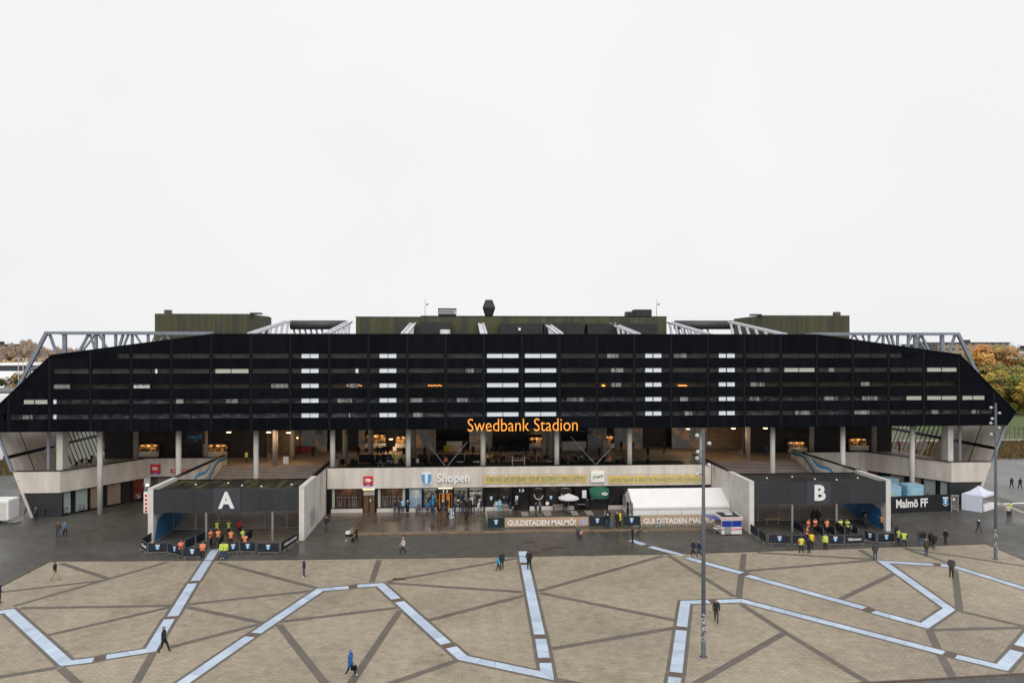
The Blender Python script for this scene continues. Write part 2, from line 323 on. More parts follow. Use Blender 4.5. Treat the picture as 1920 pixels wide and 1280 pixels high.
bands = [((114,1055.5),(202,1084)),((315,1053),(25,1136)),((192,1088),(-40,1114.5)),((37,1139.5),(322,1135)),((322,1137),(91,1190)),((352,1132.5),(585,1107)),
 ((350,1137.5),(495,1167.5)),((315,1213.7),(485,1170)),((410,1054),(595,1102.5)),((287,1223.7),(230,1324)),((107,1251),(-40,1275)),((114,1252),(170,1304)),
 ((711,1049),(697,1091)),((725,1090),(972,1045.5)),((727,1092.5),(980,1109.5)),((525,1165),(745,1138.7)),((522.5,1170),(628,1304)),((750,1143.7),(642,1304)),
 ((805,1162),(984,1115.5)),((857,1237.5),(666,1304)),((1010,1107.5),(1245,1041)),((1012.5,1111),(1266,1162.5)),((1035,1215.5),(1267.5,1176)),((1040,1273),(1120,1288)),
 ((1252.5,1040.5),(1377,1118)),((1395,1037.5),(1385,1120)),((1397,1070),(1640,1049.5)),((1420,1035.5),(1637,1048)),((1390,1132.5),(1472,1185)),((1472,1185),(1625,1278)),
 ((1472.5,1185),(1267,1302)),((1576,1122.5),(1676,1075.5)),((1612,1030),(1640,1047.5)),((1790,1068),(1799,1145)),((1800,1145),(1960,1183)),((1744,1180.5),(1940,1175.5)),
 ((1743,1181),(1762,1225)),((1762,1225),(1786,1269)),((1695,1027.5),(1782,1056)),((1695,1027),(1960,1067))]
for i, (p, q) in enumerate(bands): ribbon([G(*p), G(*q)], .56, .0072+.00005*i, 'paving_band', BANDM, plaza)
strips = [[(-60,1157),(17,1144.5),(124,1242.5),(175,1236.5)],[(199,1231),(282.5,1218),(317.5,1160)],[(323.7,1154.5),(360.8,1093.3)],[(366,1088),(404,1029)],
 [(300,1306),(342.5,1280),(468.7,1193)],[(480,1186),(600,1105),(653.7,1100.7)],[(670,1098),(713,1095.5),(742.5,1122)],[(749,1127.5),(836,1206)],
 [(846,1213),(867.5,1232.5),(1026,1266),(1022.5,1242)],[(1020,1232.5),(1013.8,1197)],[(1011.5,1188.7),(984.5,1058.7)],[(982.5,1054),(979.8,1033)],
 [(1260,1306),(1265.5,1268.7)],[(1267.5,1259.5),(1277.5,1181)],[(1278.5,1174),(1285,1128.5),(1330,1127.3)],[(1346,1127),(1391,1125.5),(1770,1223.5)],[(1792.5,1230),(1879,1250.5),(1907,1220)],
 [(1914,1211),(1945,1172)],[(1183,1012.5),(1208,1020.5)],[(1219,1024.5),(1280,1040.5)],[(1288.5,1045.5),(1391,1074)],[(1401,1078.5),(1621,1139.5)],
 [(1637.5,1146),(1733,1172.5),(1780,1141),(1655,1052.5),(1750,1058)],[(1764,1059),(1790,1062),(1990,1124)]]
PLATE = mat('rusty_strip_plate', (.115, .078, .055), .6, var=.35, scale=6)
for a_ in (0, 1, 2, 4, 5, 6, 7, 8, 9, 10, 12, 13, 14, 15, 16, 20, 21, 22):          # iron plates in the gaps of the strips
    p, q = G(*strips[a_][-1]), G(*strips[a_+1][0]); d = q-p
    if .3 < d.length < 3: ribbon([p+d*.08, q-d*.08], .78, .0095, 'strip_plate', PLATE, plaza)
runs = [strips[0]+strips[1]+strips[2]+strips[3], strips[4]+strips[5]+strips[6]+strips[7]+strips[8]+strips[9]+strips[10]+strips[11],
        strips[12]+strips[13]+strips[14]+strips[15]+strips[16]+strips[17], strips[18]+strips[19], strips[20]+strips[21]+strips[22]+strips[23]]
for r in runs[:3]+runs[4:]:
    ribbon([G(*p) for p in r], 1.32, .0062, 'strip_border', BANDM, plaza)
for r in strips: ribbon([G(*p) for p in r], .80, .012, 'paving_slab', STRIPS, plaza, pieces=1.25)
b = MB()
for (px, py, a, l) in [(748,1085,0,1.1),(992,1016,0,1.2),(1045,1026,0,1.4),(1025,1030,0,1.0),(1002,1035,0,1.0)]:
    g = G(px, py); b.box(g.x-l/2, g.x+l/2, g.y-.3, g.y+.3, .009, .016)
b.build('manhole_cover', mat('rusty_iron', (.06, .035, .025), .55, var=.3, scale=4), plaza)

# raised wet granite terrace in front of the shops
fr = [G(650, 1001), G(1000, 995.5), G(1395, 991)]
poly = [G(674, 964), fr[0], fr[1], fr[2], Vector((32.2, 96.4, 0)), Vector((-13.5, 96.4, 0))]
b = MB(); b.slab([(p.x, p.y) for p in [fr[0], fr[1], fr[2], Vector((32.2, 96.4)), Vector((-17.2, 96.4)), Vector((-16.4, 92.0)), G(672, 972)]], -.01, .10)
apron = tag(b.build('wet_shop_terrace', WETG), kind='structure')
b = MB()
for p, q in zip(fr, fr[1:]): b.bar((p.x, p.y, .055), (q.x, q.y, .055), .34, .13)
b.build('kerb', mat('granite_kerb', (.17, .15, .13), .5, var=.15), apron)

# ================================================================ stadium
XC = 7.4
YB = 95.4; YP = 96.0; YC = 98.0; ZB = 10.72; ZT = 22.8
BAY = 4.866
stad = thing('stadium_building', 'long black stadium stand with window bands on concrete columns above the plaza', 'stadium', (XC, 96, 0))
outl = [(-64.8, ZB), (64.8, ZB), (66.1, 12.5), (58.3, 20.17), (38.8, ZT), (-38.8, ZT), (-58.3, 20.17), (-66.1, 12.5)]
outl = [(XC+x, z) for x, z in outl]
rows = [20.36, 18.49, 16.62, 14.74, 12.88]; WH = .62
# backing: jambs between the windows (thin posts), ring beam, floor slabs, interior
b = MB()
ins = [(XC+(x-XC)*.993, z if z > ZB+.1 else ZB) for x, z in outl]; 
b.prism(clip([(-80, 20.5), (90, 20.5), (90, 30), (-80, 30)], outl), YB+.1, YB+.6)
for zt, zn in zip(rows, rows[1:]+[None]):
    lo = zn+.06 if zn else ZB
    pl = clip([(-80, lo), (90, lo), (90, zt-WH-.06), (-80, zt-WH-.06)], outl)
    b.prism(pl, YB+.1, YB+.6)
for zt, hw_ in zip(rows, (50.4, 58.1, 58.1, 61.9, 63.9)):          # closed ends of the window bands
    for sg in (-1, 1):
        q = [(XC+sg*(hw_+.06), zt-WH-.1), (XC+sg*90, zt-WH-.1), (XC+sg*90, zt+.1), (XC+sg*(hw_+.06), zt+.1)]; pl = clip(q if sg > 0 else q[::-1], outl)
        if len(pl) >= 3: b.prism(pl, YB+.05, YB+.6)
upper = b.build('upper_facade', BLACK, stad)
edges = [2.4+BAY*k for k in range(-13, 16)]
zl = [ZB]+sum([[z-WH-.03, z+.03] for z in rows[::-1]], [])+[30]
for k in range(len(edges)-1):
    x0, x1 = edges[k]+.17, edges[k+1]-.17
    for j in range(0, len(zl), 2):
        pl = clip([(x0, zl[j]), (x1, zl[j]), (x1, zl[j+1]), (x0, zl[j+1])], outl)
        if len(pl) >= 3 and abs(sum(pl[i][0]*pl[(i+1) % len(pl)][1]-pl[(i+1) % len(pl)][0]*pl[i][1] for i in range(len(pl))))/2 > .12:
            d = random.uniform(0, .012); MB().prism(pl, YB-d, YB+.097).build('cladding_panel', random.choice(BLACKS), upper)
for x in edges[1:-1]:
    pl = clip([(x-.14, ZB+.01), (x+.14, ZB+.01), (x+.14, 30), (x-.14, 30)], outl)
    if len(pl) >= 3: MB().prism(pl, YB+.03, YB+.09).build('vertical_fin', SEAM, upper)
# edge trim following the outline
b = MB()
for i in range(1, len(outl)):
    p, q = outl[i], outl[(i+1) % len(outl)]; b.bar((p[0], YB+.3, p[1]), (q[0], YB+.3, q[1]), .75, .12)
b.build('edge_trim', SEAM, upper)
# interiors behind the window bands
INT = [mat('office_interior', (.15, .115, .09), .8, col2=(.035, .03, .027), scale=.35, stretch=(1, 1, 1.5)), mat('office_interior_painted_reflection', (.075, .08, .09), .8, col2=(.30, .30, .31), scale=1.3, stretch=(.8, 1, 2), lo=.42, hi=.68, detail=6)]  # pale patches of the grey one imitate plaza reflections in the lower rows
for i, z in enumerate(rows):
    pl = clip([(-80, z-WH-.5), (90, z-WH-.5), (90, z+.5), (-80, z+.5)], outl)
    xs = [p[0] for p in pl]; b = MB(); hw_ = (51.2, 58.6, 58.6, 62.3, 64.2)[i]; b.box(XC-hw_, XC+hw_, YB+1.0, YB+1.1, z-WH-.7, z+.35)
    b.box(XC-hw_, XC+hw_, YB+.61, YB+.99, z-WH-.75, z-WH-.7); b.build('interior_wall', INT[1 if i > 2 else 0], stad)
rw = random.Random(3)
white_bays = {-3+0: 'pair'}
def pxbay(px): return math.floor((X(px, YB)-2.4)/BAY)
pair = {pxbay(577), pxbay(724), pxbay(1229), pxbay(1368)}; full = {pxbay(944), pxbay(1015)}
cream = {(pxbay(430), 1), (pxbay(55), 3), (pxbay(1505), 1), (pxbay(1768), 1), (pxbay(1768), 3), (pxbay(1826), 3)}
half = {(pxbay(1715), 3), (pxbay(133), 3), (pxbay(133), 4)}
for k in range(-13, 15):
    xa, xb = 2.4+BAY*k+.22, 2.4+BAY*(k+1)-.22
    for i, z in enumerate(rows):
        za, zb = z-WH, z
        # keep the window clear of the sloping ends
        lim = []
        for sgn, ex in ((-1, xa), (1, xb)):
            pass
        def halfw(zz):
            if zz > 20.17: return 38.8+(58.3-38.8)*(ZT-zz)/(ZT-20.17)
            if zz > 12.5: return 58.3+(66.1-58.3)*(20.17-zz)/(20.17-12.5)
            return 64.8+(zz-ZB)/(12.5-ZB)*1.3
        hw = (50.4, 58.1, 58.1, 61.9, 63.9)[i]
        x0, x1 = max(xa, XC-hw), min(xb, XC+hw)
        if x1-x0 < 1.0: continue
        b = MB(); xm = (x0+x1)/2
        b.box(x0-.05, x1+.05, YB+.05, YB+.2, zb-.035, zb+.035); b.box(x0-.05, x1+.05, YB+.05, YB+.2, za-.035, za+.035)
        for xx in (x0-.02, xm, x1+.02): b.box(xx-.025, xx+.025, YB+.06, YB+.19, za+.036, zb-.036)
        wn = b.build('window', SEAM, stad)
        for (p, q) in ((x0+.01, xm-.03), (xm+.03, x1-.01)):
            MB().box(p, q, YB+.11, YB+.125, za+.036, zb-.036).build('pane', GLASS, wn)
        def blind_or_glow_panel(p, q, m): MB().box(p, q, YB+.15, YB+.17, za+.036, zb-.036).build('blind_or_glow_panel', m, wn)  # also places the glowing daylight panels
        if k in pair:
            c = x0+(.50 if k < 0 else .52)*(x1-x0); blind_or_glow_panel(c-1.05, c-.03, DAYGLOW); blind_or_glow_panel(c+.03, c+1.05, DAYGLOW)
        elif k in full: blind_or_glow_panel(x0+.2, xm-.03, DAYGLOW); blind_or_glow_panel(xm+.03, x1-.22, DAYGLOW)
        elif (k, i) in cream:
            blind_or_glow_panel(x0+.3, xm-.03, BLINDC); blind_or_glow_panel(xm+.03, x1-.1, BLINDC)
        elif (k, i) in half: blind_or_glow_panel(xm+.03, x1-.1, BLINDC) if k > 0 else blind_or_glow_panel(x0+.2, x0+.55, DAYGLOW)
        elif rw.random() < (.18 if i < 2 else .42): 
            a_ = x0+rw.random()*(x1-x0)*.6; blind_or_glow_panel(a_, min(x1-.05, a_+rw.uniform(.5, 2.2)), BLINDG)
        elif rw.random() < .08:
            a_ = x0+rw.random()*(x1-x0)*.8; blind_or_glow_panel(a_, min(x1-.05, a_+rw.uniform(.12, .35)), DAYGLOW)
# soffit and roof deck
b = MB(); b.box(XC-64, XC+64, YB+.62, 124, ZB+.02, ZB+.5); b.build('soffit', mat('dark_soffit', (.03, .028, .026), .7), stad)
b = MB(); b.box(XC-38, XC+38, YB+.62, 124, ZT-.9, ZT-.4); b.build('roof_deck', DARKBOX, stad)
b = MB(); b.box(XC-60, XC+60, 99.5, 124, ZB+.6, ZB+8.4); b.box(XC-40, XC+40, 99.5, 124, ZB+8.6, ZT-1.0); b.build('inner_core', DARKBOX, stad)

# columns
def column(xx, yy, z0, z1, r, m=COLM, name='column', n=20):
    b = MB(); b.lathe([(r, 0), (r, z1-z0)], (xx, yy, z0), n)
    o = b.build(name, m, stad, smooth=False); 
    for p in o.data.polygons: p.use_smooth = len(p.vertices) == 4
    return o
cols = [2.35+9.73*k for k in range(-5, 7)]
for i, xx in enumerate(cols):
    z0 = 0 if abs(xx-XC) > 50 else (3.6 if abs(abs(xx-XC)-44) < 2 else (.6 if abs(abs(xx-XC)-34) < 2 else 4.6))
    if abs(abs(xx-XC)-44) < 2: z0 = 0
    column(xx, YC, z0, ZB+.02, .33)
for sg in (-1, 1):
    xx = XC+sg*58.25; b = MB(); b.box(xx-.38, xx+.38, 97.2, 98.6, 4.6, ZB+.02); b.build('column', COLM, stad)
    b = MB(); b.tube((XC+sg*59.8, 97.6, 4.6), (XC+sg*59.8, 97.6, ZB+.02), .2, n=12); b.build('column', STEELB, stad)
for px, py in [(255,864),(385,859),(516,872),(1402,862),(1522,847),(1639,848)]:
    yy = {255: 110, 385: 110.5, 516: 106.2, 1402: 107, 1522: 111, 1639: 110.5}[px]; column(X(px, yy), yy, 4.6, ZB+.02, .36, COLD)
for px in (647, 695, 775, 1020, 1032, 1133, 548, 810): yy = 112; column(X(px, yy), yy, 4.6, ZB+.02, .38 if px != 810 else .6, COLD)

# parapets: centre, wings, prows
def wallseg(p, q, z0, z1, th, name, m, inner=1):
    p = Vector(p); q = Vector(q); d = (q-p).normalized(); n = Vector((-d.y, d.x))*th*inner
    b = MB(); b.slab([tuple(p), tuple(q), tuple(q+n), tuple(p+n)], z0, z1); return b.build(name, m, stad)
xl, xr = -17.45, 32.2
xs_ = [xl, X(905, YP), X(1150, YP), xr]
for a_, c_ in zip(xs_, xs_[1:]): b = MB(); b.box(a_+.012, c_-.012, YP, YP+.35, 3.18, 5.82); b.build('parapet_panel', CONC, stad)
b = MB(); b.box(xl, xr, YP-.03, YP+.42, 5.825, 5.9); b.build('parapet_coping', BLACKF, stad)
for sg in (-1, 1):
    w0 = (XC+sg*25.0 if sg > 0 else XC-24.85, 106.6)
    A = Vector((XC+sg*42.2, 106.6)); B_ = Vector((XC+sg*51.4, 106.6)); C_ = Vector((XC+sg*57.75, 96.3)); D = Vector((XC+sg*63.15, 96.3))
    wallseg(A, B_, 3.2, 5.72, .35, 'wing_parapet', CONC, -sg*-1 if False else 1*sg*1)
    wallseg(B_, C_, 3.05, 5.72, .35, 'wing_parapet', CONC, sg)
    for p, q in ((A, B_), (B_, C_)):
        d = (q-p).normalized(); b = MB(); b.bar((p.x, p.y+.1, 5.77), (q.x, q.y+.1, 5.77), .5, .08); b.build('parapet_coping', BLACKF, stad)
    # prow: trapezoid face
    hx = lambda z: 61.0+z*(65.0-61.0)/ZB
    f_ = lambda h, z: (XC+sg*h, z)
    b = MB(); b.prism([f_(57.75, 3.05), f_(hx(3.05), 3.05), f_(hx(5.72), 5.72), f_(57.75, 5.72)], 96.3, 96.65); b.build('wing_parapet', CONCW if False else CONC, stad)
    b = MB(); b.prism([f_(57.7, 5.725), f_(hx(5.72), 5.725), f_(hx(5.8), 5.8), f_(57.7, 5.8)], 96.25, 96.75); b.build('parapet_coping', BLACKF, stad)
    b = MB(); b.prism([f_(57.6, 0), f_(hx(0), 0), f_(hx(3.04), 3.04), f_(57.6, 3.04)], 96.5, 96.9); b.build('plinth_wall', mat('anthracite_wall', (.022, .023, .027), .5, var=.15), stad)
    # leaning end wall: panels with recessed joints, glazed farther back
    def lean(y0, y1, z0, z1, th=.3): 
        v = []
        for y in (y0, y1):
            for z in (z0, z1): v += [(XC+sg*hx(z), y, z), (XC+sg*(hx(z)+th), y, z)]
        m_ = MB(); m_.add(v, [(0, 2, 6, 4), (1, 5, 7, 3), (0, 1, 3, 2), (4, 6, 7, 5), (2, 3, 7, 6), (0, 4, 5, 1)]); return m_
    for (y0, y1) in ((96.3, 100.2), (100.35, 108.0)):
        for (z0, z1) in ((0.0, 4.5), (4.55, 7.35), (7.75, ZB)):
            lean(y0+.03, y1-.03, z0, z1).build('end_wall_panel', CONC, stad)
    lean(96.2, 108, 0, ZB, .12).build('end_wall_backing', BLACKF, stad) if False else None
    b = lean(96.0, 122, 7.35, 7.75, .5); b.build('end_wall_rail', BLACKF, stad)
    b = lean(95.95, 96.28, 5.82, ZB, .30); b.build('end_wall_edge', STEELB, stad)
    b = lean(100.18, 100.37, 4.6, ZB, .2); b.build('end_wall_joint', BLACKF, stad)
    y = 108.0
    while y < 119:
        lean(y+.06, y+1.1-.06, 4.7, 7.33, .03).build('end_wall_pane', GLASS, stad); lean(y+.06, y+1.1-.06, 7.77, ZB, .03).build('end_wall_pane', GLASS, stad)
        lean(y-.05, y+.05, 4.6, ZB, .14).build('end_wall_mullion', BLACKF, stad); y += 1.1
    # ground floor under the wing: dark wall with tall windows
    dirv = (C_-B_).normalized(); nin = Vector((sg*dirv.y, -sg*dirv.x)); nin = nin if nin.x*sg > 0 else -nin
    off = nin*.25
    b = MB(); p, q = B_+off*3, C_+off*3; b.slab([tuple(p), tuple(q), tuple(q+off), tuple(p+off)], 0, 3.06); b.build('ground_floor_wall', mat('anthracite_wall', (.022, .023, .027), .5), stad)
    L_ = (C_-B_).length
    for t0, t1, kind in ((.03, .16, 'r'), (.30, .47, 'c'), (.53, .66, 'c'), (.68, .82, 'g'), (.86, .985, 'g')):
        p = B_.lerp(C_, t0)+off*1.6; q = B_.lerp(C_, t1)+off*1.6; d = (q-p).normalized()
        b = MB(); 
        for a_ in (p, q): b.bar((a_.x, a_.y, .1), (a_.x, a_.y, 3.0), .09, .09)
        b.bar((p.x, p.y, .14), (q.x, q.y, .14), .1, .1); b.bar((p.x, p.y, 2.96), (q.x, q.y, 2.96), .1, .1)
        wn = b.build('ground_floor_window', SEAM, stad)
        m_ = {'g': mat('green_blind', (.44, .52, .49), .6, var=.06, stretch=(6, 6, .3)), 'c': mat('tan_blind', (.40, .30, .22), .6, var=.1), 'r': mat('red_interior', (.25, .03, .015), .6, var=.4, scale=2)}[kind]
        pn = off*.45; b = MB(); b.slab([tuple(p+pn), tuple(q+pn), tuple(q+pn*1.2), tuple(p+pn*1.2)], .2, 2.9); b.build('blind_or_glow_panel', m_, wn)
        b = MB(); b.slab([tuple(p), tuple(q), tuple(q+pn*.1), tuple(p+pn*.1)], .19, 2.91); b.build('pane', GLASS, wn)
        if kind == 'g' or kind == 'r':
            s0 = p.lerp(q, .25); s1 = p.lerp(q, .75); b = MB(); b.slab([tuple(s0-pn*.02), tuple(s1-pn*.02), tuple(s1-pn*.06), tuple(s0-pn*.06)], .3, 1.0); b.build('window_poster', mat('grey_poster', (.45, .45, .45), .5, col2=(.03, .03, .03), scale=4), wn)
    p, q = B_+Vector((0, 1.0)), A+Vector((0, 1.0)); b = MB(); b.box(min(p.x, q.x), max(p.x, q.x), p.y, p.y+.3, 0, 3.2); b.build('ground_floor_wall', DARKW, stad)
    xd = XC+sg*49.5; b = MB(); b.box(xd-1.2, xd+1.2, p.y-.05, p.y+.02, 0, 3.1); b.build('entrance_door', mat('dark_door', (.05, .04, .035), .4), stad)
    b = MB(); b.box(xd-.8, xd+.8, p.y-.12, p.y-.05, 2.2, 2.9); b.build('door_transom', mat('grey_transom', (.16, .14, .12), .5), stad)
b = MB(); b.tube(W(277, 908.5, 107.0)-Vector((0, .3, 0)), W(277, 908.5, 107.0), .16, n=12); o = b.build('wall_lamp', LAMPW, stad)
# terrace floor and back walls
b = MB(); b.box(xl, xr, YP+.36, 124, 4.3, 4.6); b.box(XC-42.0, xl-.02, 106.4, 124, 4.3, 4.6); b.box(xr+.02, XC+42.0, 106.4, 124, 4.3, 4.6); b.box(XC-62.4, XC-42.0, 106.97, 124, 4.3, 4.6); b.box(XC+42.0, XC+62.4, 106.97, 124, 4.3, 4.6)
for sg in (-1, 1):
    b.slab([(XC+sg*52.0, 106.39), (XC+sg*58.05, 96.75), (XC+sg*62.4, 96.75), (XC+sg*62.4, 106.96), (XC+sg*52.0, 106.96)], 4.3, 4.6)
b.build('terrace_floor', FLOORT, stad)
b = MB(); b.box(-16.5, 31.3, 97.4, 107.2, 4.604, 4.625); b.build('turf_carpet', TURF, stad)
for x0, x1 in ((X(196, 114.5), X(500, 114.5)), (X(1395, 114.5), X(1672, 114.5))):
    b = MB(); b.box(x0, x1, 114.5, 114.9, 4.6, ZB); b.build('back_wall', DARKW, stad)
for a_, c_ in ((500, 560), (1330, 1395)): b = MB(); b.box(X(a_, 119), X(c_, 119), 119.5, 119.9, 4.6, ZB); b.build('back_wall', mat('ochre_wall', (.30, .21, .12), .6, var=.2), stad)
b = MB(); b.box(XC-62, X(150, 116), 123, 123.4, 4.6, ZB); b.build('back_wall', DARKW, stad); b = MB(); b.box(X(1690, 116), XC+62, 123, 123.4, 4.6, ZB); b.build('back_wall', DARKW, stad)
# camouflage patterned concourse wall: two flat colours in stepped patches
m = bpy.data.materials.new('camouflage_print'); m.use_nodes = True; t = m.node_tree; bs = t.nodes['Principled BSDF']; bs.inputs['Roughness'].default_value = .6
g = t.nodes.new('ShaderNodeNewGeometry'); sn = t.nodes.new('ShaderNodeVectorMath'); sn.operation = 'SNAP'; sn.inputs[1].default_value = (.3, .3, .3)
n = t.nodes.new('ShaderNodeTexNoise'); n.inputs['Scale'].default_value = .8; n.inputs['Detail'].default_value = 2.5
r = t.nodes.new('ShaderNodeValToRGB'); r.color_ramp.interpolation = 'CONSTANT'; r.color_ramp.elements[0].color = (.24, .29, .34, 1); r.color_ramp.elements[1].color = (.60, .40, .27, 1); r.color_ramp.elements[1].position = .53
t.links.new(g.outputs['Position'], sn.inputs[0]); t.links.new(sn.outputs[0], n.inputs['Vector']); t.links.new(n.outputs['Fac'], r.inputs[0]); t.links.new(r.outputs[0], bs.inputs['Base Color'])
CAMO = m
YK = 120.0
ops = [(613, 672), (684, 762), (812, 880), (925, 992), (1052, 1102), (1133, 1152), (1205, 1260)]   # openings in the wall
xsx = [X(560, YK)]+sum([[X(a_, YK), X(c_, YK)] for a_, c_ in ops], [])+[X(1330, YK)]
for i in range(0, len(xsx), 2):
    MB().box(xsx[i], xsx[i+1], YK, YK+.3, 4.6, ZB).build('concourse_wall', CAMO, stad)
for a_, c_ in ops:
    MB().box(X(a_, YK), X(c_, YK), YK, YK+.3, 8.1, ZB).build('concourse_wall', CAMO, stad)
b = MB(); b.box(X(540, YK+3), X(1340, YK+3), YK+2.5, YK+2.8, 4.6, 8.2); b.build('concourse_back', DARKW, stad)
for p0, p1 in (((805, 835), (837, 876)), ((837, 876), (876, 828)), ((1070, 818), (1117, 871)), ((1117, 871), (1153, 832))):
    b = MB(); b.tube(W(*p0, 97.6), W(*p1, 97.6), .035, n=6); b.build('bracing_rod', GALV, stad)
# staircases behind the gates
for sg in (-1, 1):
    x0, x1 = (XC-41.2, XC-25.6) if sg < 0 else (XC+25.5, XC+41.0)
    b = MB(); b.add([(x0, 89.2, 0), (x1, 89.2, 0), (x1, 106.4, 4.45), (x0, 106.4, 4.45), (x0, 89.2, -.3), (x1, 89.2, -.3), (x1, 106.4, 4.15), (x0, 106.4, 4.15)], [(0, 1, 2, 3), (7, 6, 5, 4), (0, 4, 5, 1), (1, 5, 6, 2), (3, 7, 4, 0)])
    st = b.build('staircase', STEPM, stad); n = 36
    sm = MB().box(0, x1-x0, 0, .60, -.13, 0)
    o0 = None
    for i in range(n):
        zt = 4.6*(i+1)/n-.02; yy = 89.0+(106.4-89.0)*i/n
        b = MB(); b.box(x0, x1, yy, yy+.60, zt-.10, zt); b.m = [1, 1, 0, 1, 1, 1]; b.build('step', [RISER, TREAD], st)
# side walls of the stairs and gates

# ================================================================ roof of the stadium
for (a_, c_, top, nm) in ((667, 788, 594.5, 'roof_block'), (789, 1250, 593, 'roof_block')):
    yy = 113.0; x0, x1 = X(a_, yy), X(c_, yy); n = max(2, round((x1-x0)/3)); zt = Z(a_, top, yy)
    core = MB().box(x0, x1, yy+.1, yy+9, ZT-.4, zt-.05).build(nm, DARKBOX, stad)
    for i in range(n):
        u, v = x0+(x1-x0)*i/n, x0+(x1-x0)*(i+1)/n; MB().box(u+.01, v-.01, yy, yy+.095, ZT-.3, zt-random.uniform(0, .015)).build('roof_cladding', ROOFB, core)
    MB().box(x0-.05, x1+.05, yy-.05, yy+9.05, zt, zt+.1).build('roof_edge', SEAM, core)
for sg in (-1, 1):                               # corner tower blocks
    yy = 120.0; x0, x1 = (X(290, yy), X(467, yy)) if sg < 0 else (X(1432, yy), X(1593, yy))
    zt = Z(380, 588, yy); core = MB().box(x0+.1, x1-.1, yy+.1, yy+14, ZT-3, zt-.05).build('corner_roof_block', ROOFB, stad)
    for i in range(5):
        u, v = x0+(x1-x0)*i/5, x0+(x1-x0)*(i+1)/5; MB().box(u+.01, v-.01, yy, yy+.095, ZT-3, zt).build('roof_cladding', ROOFB, core)
    e0, e1 = (x1, X(505, 131)) if sg < 0 else (x0, X(1390, 131))
    b = MB(); b.slab([(e0, yy), (e1, 131), (e1, 131.4), (e0, yy+2)], ZT-3, zt); b.build('roof_cladding', ROOFB, core)
    px = 315 if sg < 0 else 1569
    q = X(px, yy+1); b = MB(); b.box(q-.45, q+.45, yy+.6, yy+1.5, zt, zt+.62); fl = b.build('roof_flue', mat('flue_brown', (.09, .07, .06), .6), core)
    q2 = X(478 if sg < 0 else 1420, yy+1); MB().box(q2-.8, q2+.8, yy+1, yy+2.5, zt, zt+.25).build('roof_flue', ROOFB, core)
def roof_truss(xx, y0, z0, y1, z1, wd=.7, n=6):
    tr = MB(); tr.bar((xx-wd/2, y0, z0), (xx-wd/2, y1, z1), .24, .26); tr.bar((xx+wd/2, y0, z0), (xx+wd/2, y1, z1), .24, .26)
    for i in range(n+1):
        k = i/n; tr.bar((xx-wd/2, y0+(y1-y0)*k, z0+(z1-z0)*k), (xx+wd/2, y0+(y1-y0)*k, z0+(z1-z0)*k), .1, .1)
    o = tr.build('roof_truss', STEELW, stad)
    for i in range(1, n+1):
        k = i/n; p = Vector((xx, y0+(y1-y0)*k, z0+(z1-z0)*k-.08)); q = Vector((xx, y0+(y1-y0)*(k-.45/n), ZT-.3))
        b = MB(); b.bar(p, q, .34, .26); b.build('strut', STEELW, o)
    return o
for px in (470, 612, 758, 907, 1050, 1195, 1330, 1470):
    roof_truss(X(px, 96.5), 96.5, ZT+.05, 115.5 if px not in (470, 1470) else 116.5, ZT+2.2 if px not in (470, 1470) else ZT+2.35)
for p0, p1 in (((545, 609), (650, 609)), ((1265, 609), (1375, 609))):      # big ducts between the trusses
    a_, c_ = W(*p0, 118), W(*p1, 118); b = MB(); b.tube(a_, c_, .72, n=18); o = b.build('roof_duct', mat('grey_duct', (.05, .05, .055), .45, var=.1), stad, smooth=False)
    for p in o.data.polygons: p.use_smooth = len(p.vertices) == 4
    for k in range(6):
        x_ = a_.x+(c_.x-a_.x)*(.05+.1*k); MB().bar((x_, 118, a_.z-.5), (x_+.5, 117.5, ZT-.4), .22, .22).build('duct_support', STEELB, o)
# plant boxes in front of the core
for a_, c_, t_, bt in ((787, 845, 604, 628), (937, 1018, 606, 628), (1020, 1095, 605, 628), (1102, 1232, 606, 628)):
    b = MB(); b.box(X(a_, 110), X(c_, 110), 110, 112.6, ZT-.4, Z(900, t_, 110)); b.build('roof_plant_box', DARKBOX, stad)
b = MB(); q = W(834.5, 618, 109); b.lathe([(.75, 0), (.75, 1.0)], (q.x, 109, ZT-.1), 20); b.build('white_roof_drum', WHITE, stad)
b = MB(); q = W(974, 617, 109.6); b.box(q.x-.18, q.x+.18, 109.4, 109.9, q.z-.2, q.z+.2); b.build('roof_lamp_box', WHITE, stad)
# hexagonal exhaust
q = W(917.5, 593, 114); z1 = Z(917, 575, 114); z2 = Z(917, 560, 114)
b = MB(); b.lathe([(.55, 0), (1.0, z1-q.z), (.55, z2-q.z)], (q.x, 116, q.z-.05), 6); b.build('exhaust_cowl', DARKBOX, stad)
q = W(838.5, 593, 114); b = MB()
for dx in (-1.3, 1.3):
    for yy in (114, 116): b.box(q.x+dx-.06, q.x+dx+.06, yy, yy+.1, q.z, Z(838, 578, 114))
b.box(q.x-1.4, q.x+1.4, 113.9, 116.2, Z(838, 579.5, 114), Z(838, 578, 114)); b.box(q.x-1.25, q.x+1.25, 114.4, 115.8, q.z, q.z+.35)
b.build('chiller_frame', DARKBOX, stad); b = MB(); b.box(q.x-1.15, q.x+1.1, 114.3, 115.9, q.z+.36, q.z+.95); b.build('chiller_unit', GALV, stad)
for a_, c_, t_ in ((1176, 1189, 584), (1190, 1222, 580)): b = MB(); b.box(X(a_, 114), X(c_, 114), 114, 116, Z(a_, 593, 114), Z(a_, t_, 114)); b.build('roof_plant_box', DARKBOX, stad)
